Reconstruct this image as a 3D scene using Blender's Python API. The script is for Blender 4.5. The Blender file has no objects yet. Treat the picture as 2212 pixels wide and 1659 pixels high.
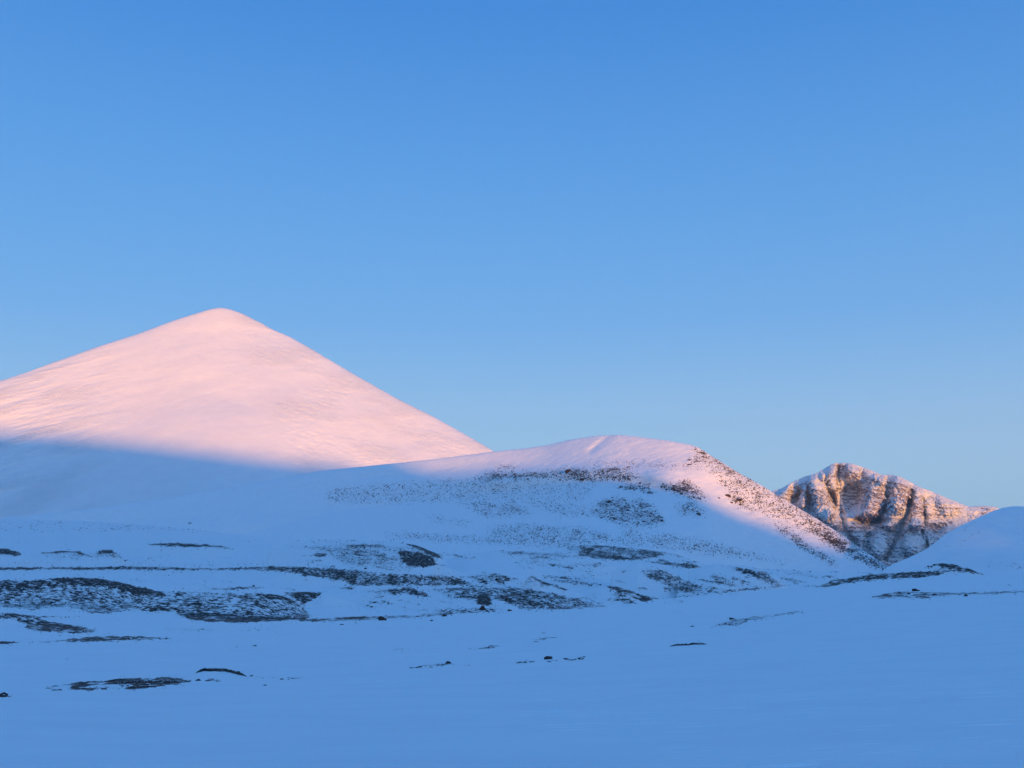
import bpy, math, random
import numpy as np
from mathutils import Vector
from mathutils.bvhtree import BVHTree

R = math.radians
sc = bpy.context.scene
col = sc.collection
rng = np.random.default_rng(7)
random.seed(7)

# ------------------------------------------------------------------ camera, sky, sun, exposure
FPX = 2125.0                    # focal length in units of a 2212 px wide frame
PITCH = R(9.1)
EYE = 2.0
cam_d = bpy.data.cameras.new('camera')
cam = bpy.data.objects.new('camera', cam_d)
col.objects.link(cam)
cam.location = (0, 0, EYE)
cam.rotation_euler = (R(90) + PITCH, 0, 0)
cam_d.sensor_fit = 'HORIZONTAL'
cam_d.angle = 2 * math.atan(1106 / FPX)
cam_d.clip_start = 0.2
cam_d.clip_end = 60000
sc.camera = cam

ALPHA = R(20)                   # the sun stands behind the camera, this far round to the right
SUN_EL = R(2.5)
world = bpy.data.worlds.new("World")
sc.world = world
world.use_nodes = True
wt = world.node_tree
bg = wt.nodes['Background']
sky = wt.nodes.new('ShaderNodeTexSky')
sky.sky_type = 'NISHITA'
sky.sun_disc = False
sky.sun_elevation = SUN_EL
sky.sun_rotation = R(180) - ALPHA
sky.ozone_density = 4.0
sky.dust_density = 0.5
sky.air_density = 1.0
tc = wt.nodes.new('ShaderNodeTexCoord')
sep = wt.nodes.new('ShaderNodeSeparateXYZ')
wt.links.new(tc.outputs['Generated'], sep.inputs[0])
rmp = wt.nodes.new('ShaderNodeValToRGB')        # clear evening air: pale at the horizon, deeper blue with height as far as the view reaches
SKYC = [(0.0, 152, 201, 240), (0.078, 148, 199, 240), (0.134, 134, 192, 240), (0.218, 106, 175, 236), (0.35, 84, 160, 230), (0.50, 56, 138, 220),
        (0.75, 82, 165, 253), (1.0, 82, 165, 253)]  # overhead, out of view: sky brightened to lift the light on shaded snow
SKYK = 0.15 * 2 ** 1.83


def lin(c):
    c /= 255
    return c / 12.92 if c < .04045 else ((c + .055) / 1.055) ** 2.4


while len(rmp.color_ramp.elements) < len(SKYC):
    rmp.color_ramp.elements.new(0.9)
for e_, c in zip(rmp.color_ramp.elements, SKYC):
    e_.position = c[0]
for e_, c in zip(rmp.color_ramp.elements, SKYC):
    e_.color = (lin(c[1]), lin(c[2]), lin(c[3]), 1)
wt.links.new(sep.outputs['Z'], rmp.inputs[0])
gain = wt.nodes.new('ShaderNodeVectorMath')
gain.operation = 'SCALE'
gain.inputs['Scale'].default_value = 1 / SKYK
wt.links.new(rmp.outputs[0], gain.inputs[0])
mixw = wt.nodes.new('ShaderNodeMix')
mixw.data_type = 'RGBA'
fac = wt.nodes.new('ShaderNodeMapRange')         # towards the sun the natural glow of the evening sky takes over
fac.inputs['From Min'].default_value = -0.9
fac.inputs['From Max'].default_value = 0.3
fac.inputs['To Min'].default_value = 0.0
fac.inputs['To Max'].default_value = 0.86
wt.links.new(sep.outputs['Y'], fac.inputs[0])
wt.links.new(fac.outputs[0], mixw.inputs[0])
wt.links.new(sky.outputs[0], mixw.inputs[6])
wt.links.new(gain.outputs[0], mixw.inputs[7])
wt.links.new(mixw.outputs[2], bg.inputs[0])
bg.inputs[1].default_value = 0.15

sun_d = bpy.data.lights.new('sun', 'SUN')
sun = bpy.data.objects.new('sun', sun_d)
col.objects.link(sun)
sun_d.energy = 2.15
sun_d.angle = R(0.65)
sun_d.color = (1.0, 0.41, 0.05)
# light travels towards (-sin a, cos a) and slightly down
Ldir = Vector((-math.sin(ALPHA) * math.cos(SUN_EL), math.cos(ALPHA) * math.cos(SUN_EL), -math.sin(SUN_EL)))
sun.rotation_euler = Ldir.to_track_quat('-Z', 'Y').to_euler()
sun.location = (3000, -8000, 1200)

sc.view_settings.view_transform = 'Standard'
sc.view_settings.look = 'None'
sc.view_settings.gamma = 1.0
sc.view_settings.use_curve_mapping = False
sc.view_settings.exposure = 1.86
sc.render.engine = 'CYCLES'
sc.cycles.max_bounces = 6
sc.cycles.volume_bounces = 0
sc.cycles.use_denoising = True


# ------------------------------------------------------------------ helpers
def tag(o, label=None, cat=None, group=None, kind=None):
    for k, v in (('label', label), ('category', cat), ('group', group), ('kind', kind)):
        if v:
            o[k] = v
    return o


def ray(u, v):
    """bearing and slope (rise over run) of the line of sight through a frame point"""
    x = (np.asarray(u, float) - 1106) / FPX
    d = (829.5 - np.asarray(v, float)) / FPX
    y = math.cos(PITCH) - d * math.sin(PITCH)
    z = math.sin(PITCH) + d * math.cos(PITCH)
    return np.arctan2(x, y), z / np.hypot(x, y)


def project(X, Y, Z):
    Z = Z - EYE
    f = Y * math.cos(PITCH) + Z * math.sin(PITCH)
    up = -Y * math.sin(PITCH) + Z * math.cos(PITCH)
    f = np.where(f < 1e-3, 1e-3, f)
    return 1106 + FPX * X / f, 829.5 - FPX * up / f


def hash2(ix, iy, seed):
    h = (ix.astype(np.int64) * 374761393 + iy.astype(np.int64) * 668265263 + seed * 1442695041) & 0xffffffff
    h = ((h ^ (h >> 13)) * 1274126177) & 0xffffffff
    return h ^ (h >> 16)


_ang = np.linspace(0, 2 * math.pi, 256, endpoint=False)
_GX, _GY = np.cos(_ang).astype(np.float32), np.sin(_ang).astype(np.float32)


def perlin(x, y, seed=0):
    x0 = np.floor(x)
    y0 = np.floor(y)
    fx = (x - x0).astype(np.float32)
    fy = (y - y0).astype(np.float32)
    ix = x0.astype(np.int64)
    iy = y0.astype(np.int64)
    sx = fx * fx * fx * (fx * (fx * 6 - 15) + 10)
    sy = fy * fy * fy * (fy * (fy * 6 - 15) + 10)

    def g(a, b):
        h = hash2(ix + a, iy + b, seed) & 255
        return _GX[h] * (fx - a) + _GY[h] * (fy - b)
    a = g(0, 0) + sx * (g(1, 0) - g(0, 0))
    b = g(0, 1) + sx * (g(1, 1) - g(0, 1))
    return (a + sy * (b - a)) * 1.41


def fbm(x, y, octs=5, rough=0.5, seed=0, ridged=False):
    s = 0
    a = 1.0
    n = 0
    for i in range(octs):
        p = perlin(x * 2 ** i + 17.3 * i, y * 2 ** i - 9.1 * i, seed + i)
        s = s + a * ((1 - 2 * np.abs(p)) if ridged else p)
        n += a
        a *= rough
    return s / n


def blur1(a, sig, axis):
    n = int(3 * sig + 1)
    k = np.exp(-0.5 * (np.arange(-n, n + 1) / sig) ** 2)
    k /= k.sum()
    pad = [(0, 0)] * a.ndim
    pad[axis] = (n, n)
    b = np.pad(a, pad, mode='edge')
    out = np.zeros_like(a, dtype=float)
    L = a.shape[axis]
    for i, w in enumerate(k):
        sl = [slice(None)] * a.ndim
        sl[axis] = slice(i, i + L)
        out += w * b[tuple(sl)]
    return out


def smooth01(t):
    t = np.clip(t, 0, 1)
    return t * t * (3 - 2 * t)


def grid_mesh(name, X, Y, Z, mat, attrs=None, wrap=False, parent=None):
    """X, Y, Z are (columns, rows) arrays"""
    nc, nr = X.shape
    co = np.stack([X, Y, Z], -1).reshape(-1, 3).astype(np.float32)
    i = np.arange(nc if wrap else nc - 1)[:, None]
    j = np.arange(nr - 1)[None, :]
    i2 = (i + 1) % nc
    f = np.stack([i * nr + j + 0 * i, i2 * nr + j, i2 * nr + j + 1, i * nr + j + 1], -1).reshape(-1, 4)
    me = bpy.data.meshes.new(name)
    me.vertices.add(len(co))
    me.vertices.foreach_set('co', co.ravel())
    me.loops.add(f.size)
    me.loops.foreach_set('vertex_index', f.ravel().astype(np.int32))
    me.polygons.add(len(f))
    me.polygons.foreach_set('loop_start', np.arange(0, f.size, 4, dtype=np.int32))
    me.polygons.foreach_set('loop_total', np.full(len(f), 4, dtype=np.int32))
    me.update(calc_edges=True)
    me.shade_smooth()
    for k, a in (attrs or {}).items():
        at = me.attributes.new(k, 'FLOAT', 'POINT')
        at.data.foreach_set('value', np.asarray(a, np.float32).ravel())
    me.materials.append(mat)
    o = bpy.data.objects.new(name, me)
    col.objects.link(o)
    if parent:
        o.parent = parent
    return o


# regions in which outlines were measured: origin and scale into the 2212 px wide frame
REG = {1: (0, 1042.3, .3472), 2: (658.3, 1042.3, .3472), 3: (1316.6, 877.8, .4048), 4: (1618.4, 960, .26837),
       6: (932.6, 905.2, .3224), 0: (0, 0, 1), 11: (1667.8, 987.5, .1141), 12: (1865.3, 1014.9, .1141),
       7: (0, 1234.4, .17361)}


def reg(r, pts):
    ox, oy, s = REG[r]
    return np.array([(ox + x * s, oy + y * s) for x, y in pts], float)


# raster of ground cover: how much bare rock and heather shows through the snow, 1 cell = 1 unit of the frame
MW, MH, MV0 = 2500, 800, 900        # u from -140


def new_mask():
    return np.zeros((MH, MW), np.float32)


_uu, _vv = np.meshgrid(np.arange(MW) - 140.0, np.arange(MH) + float(MV0))


def poly_fill(mask, pts, dens, soft=1.5, wob=3.0, seed=0, mode='max'):
    pts = np.asarray(pts)
    x0 = int(max(0, pts[:, 0].min() + 140 - 14))
    x1 = int(min(MW, pts[:, 0].max() + 140 + 15))
    y0 = int(max(0, pts[:, 1].min() - MV0 - 10))
    y1 = int(min(MH, pts[:, 1].max() - MV0 + 11))
    if x1 <= x0 or y1 <= y0:
        return
    U = _uu[y0:y1, x0:x1]
    V = _vv[y0:y1, x0:x1]
    U = U + wob * 3.4 * fbm(U / 24, V / 7, 4, .6, seed + 3)
    V = V + wob * 1.3 * fbm(U / 18, V / 9, 4, .6, seed + 9)
    ins = np.zeros(U.shape, bool)
    d2 = np.full(U.shape, 1e9)
    n = len(pts)
    for i in range(n):
        ax, ay = pts[i]
        bx, by = pts[(i + 1) % n]
        cond = ((ay > V) != (by > V))
        with np.errstate(divide='ignore', invalid='ignore'):
            xi = (bx - ax) * (V - ay) / (by - ay if by != ay else 1e-9) + ax
        ins ^= cond & (U < xi)
        L = max(1e-6, (bx - ax) ** 2 + (by - ay) ** 2)
        t = np.clip(((U - ax) * (bx - ax) + (V - ay) * (by - ay)) / L, 0, 1)
        d2 = np.minimum(d2, (U - ax - t * (bx - ax)) ** 2 + (V - ay - t * (by - ay)) ** 2)
    sd = np.where(ins, np.sqrt(d2), -np.sqrt(d2))
    a = smooth01(sd / (2 * soft) + 0.5) * dens
    if mode == 'max':
        mask[y0:y1, x0:x1] = np.maximum(mask[y0:y1, x0:x1], a)
    else:
        w = smooth01(sd / (2 * soft) + 0.5)
        mask[y0:y1, x0:x1] = mask[y0:y1, x0:x1] * (1 - w) + dens * w


def line_fill(mask, pts, w, dens, seed=0):
    """a thin strip along a polyline; w half-width in frame units"""
    pts = np.asarray(pts)
    for i in range(len(pts) - 1):
        a, b = pts[i], pts[i + 1]
        poly_fill(mask, [(a[0], a[1] - w), (b[0], b[1] - w), (b[0], b[1] + w), (a[0], a[1] + w)], dens, .8, 1.2, seed + i)


def sample(mask, u, v):
    x = np.clip(u + 140, 0, MW - 1.001)
    y = np.clip(v - MV0, 0, MH - 1.001)
    ok = (u > -139) & (u < MW - 142) & (v < MV0 + MH - 2) & (v > MV0)
    x0 = x.astype(int)
    y0 = y.astype(int)
    fx = x - x0
    fy = y - y0
    m = (mask[y0, x0] * (1 - fx) * (1 - fy) + mask[y0, x0 + 1] * fx * (1 - fy)
         + mask[y0 + 1, x0] * (1 - fx) * fy + mask[y0 + 1, x0 + 1] * fx * fy)
    return np.where(ok, m, 0)


# ------------------------------------------------------------------ materials
def nnode(nt, typ, **kw):
    n = nt.nodes.new(typ)
    for k, v in kw.items():
        setattr(n, k, v)
    return n


def snow_material(name, rock_a, rock_b, snow=(0.87, 0.87, 0.87), nscale=0.25, detail=9, stretch=(1, 1, 1),
                  bumps=((0.05, 1.0),), hi=0.72, lo=0.30, edge=0.05, rock_bump=0.5, crust=0.0, rot=0.0, rscale=1.0, bump_attr=None):
    m = bpy.data.materials.new(name)
    m.use_nodes = True
    nt = m.node_tree
    bs = nt.nodes['Principled BSDF']
    bs.inputs['Roughness'].default_value = 0.75
    bs.inputs['Specular IOR Level'].default_value = 0.15
    L = nt.links.new
    geo = nnode(nt, 'ShaderNodeTexCoord')
    mp = nnode(nt, 'ShaderNodeMapping')
    mp.inputs['Scale'].default_value = stretch
    mp.inputs['Rotation'].default_value = (0, 0, rot)
    L(geo.outputs['Object'], mp.inputs[0])
    n = nnode(nt, 'ShaderNodeTexNoise')
    n.inputs['Scale'].default_value = nscale
    n.inputs['Detail'].default_value = detail
    n.inputs['Roughness'].default_value = 0.68
    n.inputs['Distortion'].default_value = 0.35
    L(mp.outputs[0], n.inputs['Vector'])
    at = nnode(nt, 'ShaderNodeAttribute', attribute_name='rock')
    # threshold falls from hi to lo as the attribute grows
    th = nnode(nt, 'ShaderNodeMapRange')
    th.inputs['From Min'].default_value = 0
    th.inputs['From Max'].default_value = 1
    th.inputs['To Min'].default_value = hi
    th.inputs['To Max'].default_value = lo
    L(at.outputs['Fac'], th.inputs[0])
    sub = nnode(nt, 'ShaderNodeMath', operation='SUBTRACT')
    L(n.outputs['Fac'], sub.inputs[0])
    L(th.outputs[0], sub.inputs[1])
    mk = nnode(nt, 'ShaderNodeMapRange')
    mk.inputs['From Min'].default_value = -edge * .4
    mk.inputs['From Max'].default_value = edge
    L(sub.outputs[0], mk.inputs[0])
    # never where the attribute is nil
    gate = nnode(nt, 'ShaderNodeMapRange')
    gate.inputs['From Min'].default_value = 0.01
    gate.inputs['From Max'].default_value = 0.06
    L(at.outputs['Fac'], gate.inputs[0])
    mk2 = nnode(nt, 'ShaderNodeMath', operation='MULTIPLY')
    L(mk.outputs[0], mk2.inputs[0])
    L(gate.outputs[0], mk2.inputs[1])
    rn = nnode(nt, 'ShaderNodeTexNoise')
    rn.inputs['Scale'].default_value = nscale * 1.7 * rscale
    rn.inputs['Detail'].default_value = 6
    L(mp.outputs[0], rn.inputs['Vector'])
    rr = nnode(nt, 'ShaderNodeValToRGB')
    rr.color_ramp.elements[0].position = 0.35
    rr.color_ramp.elements[0].color = (*rock_a, 1)
    rr.color_ramp.elements[1].position = 0.65
    rr.color_ramp.elements[1].color = (*rock_b, 1)
    L(rn.outputs['Fac'], rr.inputs[0])
    # snow: slight differences between fresh drift, wind crust and rime
    sn = nnode(nt, 'ShaderNodeTexNoise')
    sn.inputs['Scale'].default_value = nscale * 0.35
    sn.inputs['Detail'].default_value = 7
    L(mp.outputs[0], sn.inputs['Vector'])
    sr = nnode(nt, 'ShaderNodeValToRGB')
    sr.color_ramp.elements[0].position = 0.3
    sr.color_ramp.elements[0].color = (snow[0] * .95, snow[1] * .95, snow[2] * .96, 1)
    sr.color_ramp.elements[1].position = 0.7
    sr.color_ramp.elements[1].color = (*snow, 1)
    L(sn.outputs['Fac'], sr.inputs[0])
    snow_out = sr.outputs[0]
    if crust:
        ca = nnode(nt, 'ShaderNodeAttribute', attribute_name='crust')
        cm = nnode(nt, 'ShaderNodeMix', data_type='RGBA')
        # thin broken ridges of packed snow, all lying one way
        cmap = nnode(nt, 'ShaderNodeMapping')
        cmap.inputs['Rotation'].default_value = (0, 0, R(-14))
        cmap.inputs['Scale'].default_value = (0.9, 4.6, 1)
        L(geo.outputs['Object'], cmap.inputs[0])
        cn = nnode(nt, 'ShaderNodeTexNoise')
        cn.inputs['Scale'].default_value = 1.0
        cn.inputs['Detail'].default_value = 4
        L(cmap.outputs[0], cn.inputs['Vector'])
        cth = nnode(nt, 'ShaderNodeMapRange')
        cth.inputs['From Min'].default_value = 0.59
        cth.inputs['From Max'].default_value = 0.67
        L(cn.outputs['Fac'], cth.inputs[0])
        cmul = nnode(nt, 'ShaderNodeMath', operation='MULTIPLY')
        L(cth.outputs[0], cmul.inputs[0])
        L(ca.outputs['Fac'], cmul.inputs[1])
        L(cmul.outputs[0], cm.inputs[0])
        crust_h = cmul
        L(snow_out, cm.inputs[6])
        cm.inputs[7].default_value = (1.0, 1.0, 1.0, 1)
        snow_out = cm.outputs[2]
    mx = nnode(nt, 'ShaderNodeMix', data_type='RGBA')
    L(mk2.outputs[0], mx.inputs[0])
    L(snow_out, mx.inputs[6])
    L(rr.outputs[0], mx.inputs[7])
    L(mx.outputs[2], bs.inputs['Base Color'])
    # relief: snow ripples and, where rock shows, lumps
    last = None
    for sc_, dist in bumps:
        b = nnode(nt, 'ShaderNodeTexNoise')
        b.inputs['Scale'].default_value = sc_
        b.inputs['Detail'].default_value = 8
        b.inputs['Roughness'].default_value = 0.6
        L(mp.outputs[0], b.inputs['Vector'])
        bp = nnode(nt, 'ShaderNodeBump')
        bp.inputs['Strength'].default_value = 1.0
        bp.inputs['Distance'].default_value = dist
        if bump_attr:
            ba = nnode(nt, 'ShaderNodeAttribute', attribute_name=bump_attr)
            bm_ = nnode(nt, 'ShaderNodeMath', operation='MULTIPLY')
            L(b.outputs['Fac'], bm_.inputs[0])
            L(ba.outputs['Fac'], bm_.inputs[1])
            L(bm_.outputs[0], bp.inputs['Height'])
        else:
            L(b.outputs['Fac'], bp.inputs['Height'])
        if last:
            L(last.outputs[0], bp.inputs['Normal'])
        last = bp
    if crust:
        bp = nnode(nt, 'ShaderNodeBump')
        bp.inputs['Distance'].default_value = 0.02
        L(crust_h.outputs[0], bp.inputs['Height'])
        if last:
            L(last.outputs[0], bp.inputs['Normal'])
        last = bp
    bp = nnode(nt, 'ShaderNodeBump')
    bp.inputs['Strength'].default_value = 0.8
    bp.inputs['Distance'].default_value = rock_bump
    L(mk2.outputs[0], bp.inputs['Height'])
    if last:
        L(last.outputs[0], bp.inputs['Normal'])
    L(bp.outputs[0], bs.inputs['Normal'])
    return m


HEATH_A, HEATH_B = (0.028, 0.023, 0.025), (0.105, 0.08, 0.068)
M_ground = snow_material('tundra_snow', HEATH_A, HEATH_B, snow=(.885, .885, .885), nscale=1.25, detail=6, stretch=(.55, 1, 1), hi=0.70, lo=0.30, edge=0.045,
                         bumps=((0.30, 0.22), (2.5, 0.03)), rock_bump=0.25, crust=1.0)
M_hill = snow_material('hill_snow', (0.05, 0.036, 0.03), (0.12, 0.085, 0.07), snow=(.93, .93, .93), nscale=0.17, detail=6, hi=0.72, lo=0.30, edge=0.04,
                       bumps=((0.012, 4.5), (0.07, 1.6)), rock_bump=1.5)
M_cone = snow_material('cone_snow', (0.09, 0.07, 0.06), (0.16, 0.12, 0.10), snow=(.91, .91, .91), nscale=0.05, detail=8, hi=0.74, lo=0.34, edge=0.06,
                       bumps=((0.03, 3.5), (0.12, 5)), rock_bump=1.5, bump_attr='rough')
M_peak = snow_material('peak_rock', (0.14, 0.132, 0.158), (0.44, 0.375, 0.405), nscale=0.036, detail=8, stretch=(1, 1, 2.2),
                       hi=0.70, lo=0.32, edge=0.03, bumps=((0.03, 14.0), (0.09, 6.0)), rock_bump=9.0)
M_far = snow_material('far_snow', HEATH_A, HEATH_B, snow=(.92, .92, .92), nscale=0.12, detail=8, bumps=((0.012, 5.0), (0.06, 1.6)), rock_bump=1.0)


def stone_material(name, a, b, scale=3.0, snowcap=0.0):
    m = bpy.data.materials.new(name)
    m.use_nodes = True
    nt = m.node_tree
    bs = nt.nodes['Principled BSDF']
    bs.inputs['Roughness'].default_value = 0.9
    bs.inputs['Specular IOR Level'].default_value = 0.2
    L = nt.links.new
    tcn = nnode(nt, 'ShaderNodeTexCoord')
    n = nnode(nt, 'ShaderNodeTexNoise')
    n.inputs['Scale'].default_value = scale
    n.inputs['Detail'].default_value = 6
    L(tcn.outputs['Object'], n.inputs['Vector'])
    r = nnode(nt, 'ShaderNodeValToRGB')
    r.color_ramp.elements[0].position = 0.35
    r.color_ramp.elements[0].color = (*a, 1)
    r.color_ramp.elements[1].position = 0.65
    r.color_ramp.elements[1].color = (*b, 1)
    L(n.outputs['Fac'], r.inputs[0])
    g = nnode(nt, 'ShaderNodeNewGeometry')
    s = nnode(nt, 'ShaderNodeSeparateXYZ')
    L(g.outputs['Normal'], s.inputs[0])
    ad = nnode(nt, 'ShaderNodeMath', operation='MULTIPLY_ADD')
    L(n.outputs['Fac'], ad.inputs[0])
    ad.inputs[1].default_value = 0.5
    L(s.outputs['Z'], ad.inputs[2])
    mr = nnode(nt, 'ShaderNodeMapRange')
    mr.inputs['From Min'].default_value = 1.12 - snowcap
    mr.inputs['From Max'].default_value = 1.2 - snowcap
    L(ad.outputs[0], mr.inputs[0])
    mx = nnode(nt, 'ShaderNodeMix', data_type='RGBA')
    L(mr.outputs[0], mx.inputs[0])
    L(r.outputs[0], mx.inputs[6])
    mx.inputs[7].default_value = (0.84, 0.85, 0.86, 1)
    L(mx.outputs[2], bs.inputs['Base Color'])
    bp = nnode(nt, 'ShaderNodeBump')
    bp.inputs['Distance'].default_value = 0.1
    L(n.outputs['Fac'], bp.inputs['Height'])
    L(bp.outputs[0], bs.inputs['Normal'])
    return m


M_stone = stone_material('dark_stone', (0.035, 0.026, 0.026), (0.09, 0.065, 0.058), 2.0, 0.0)
M_scree = stone_material('scree_stone', (0.05, 0.034, 0.028), (0.12, 0.082, 0.066), 0.4, 0.05)

# ------------------------------------------------------------------ what shows through the snow on the valley floor
GM = new_mask()
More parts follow.
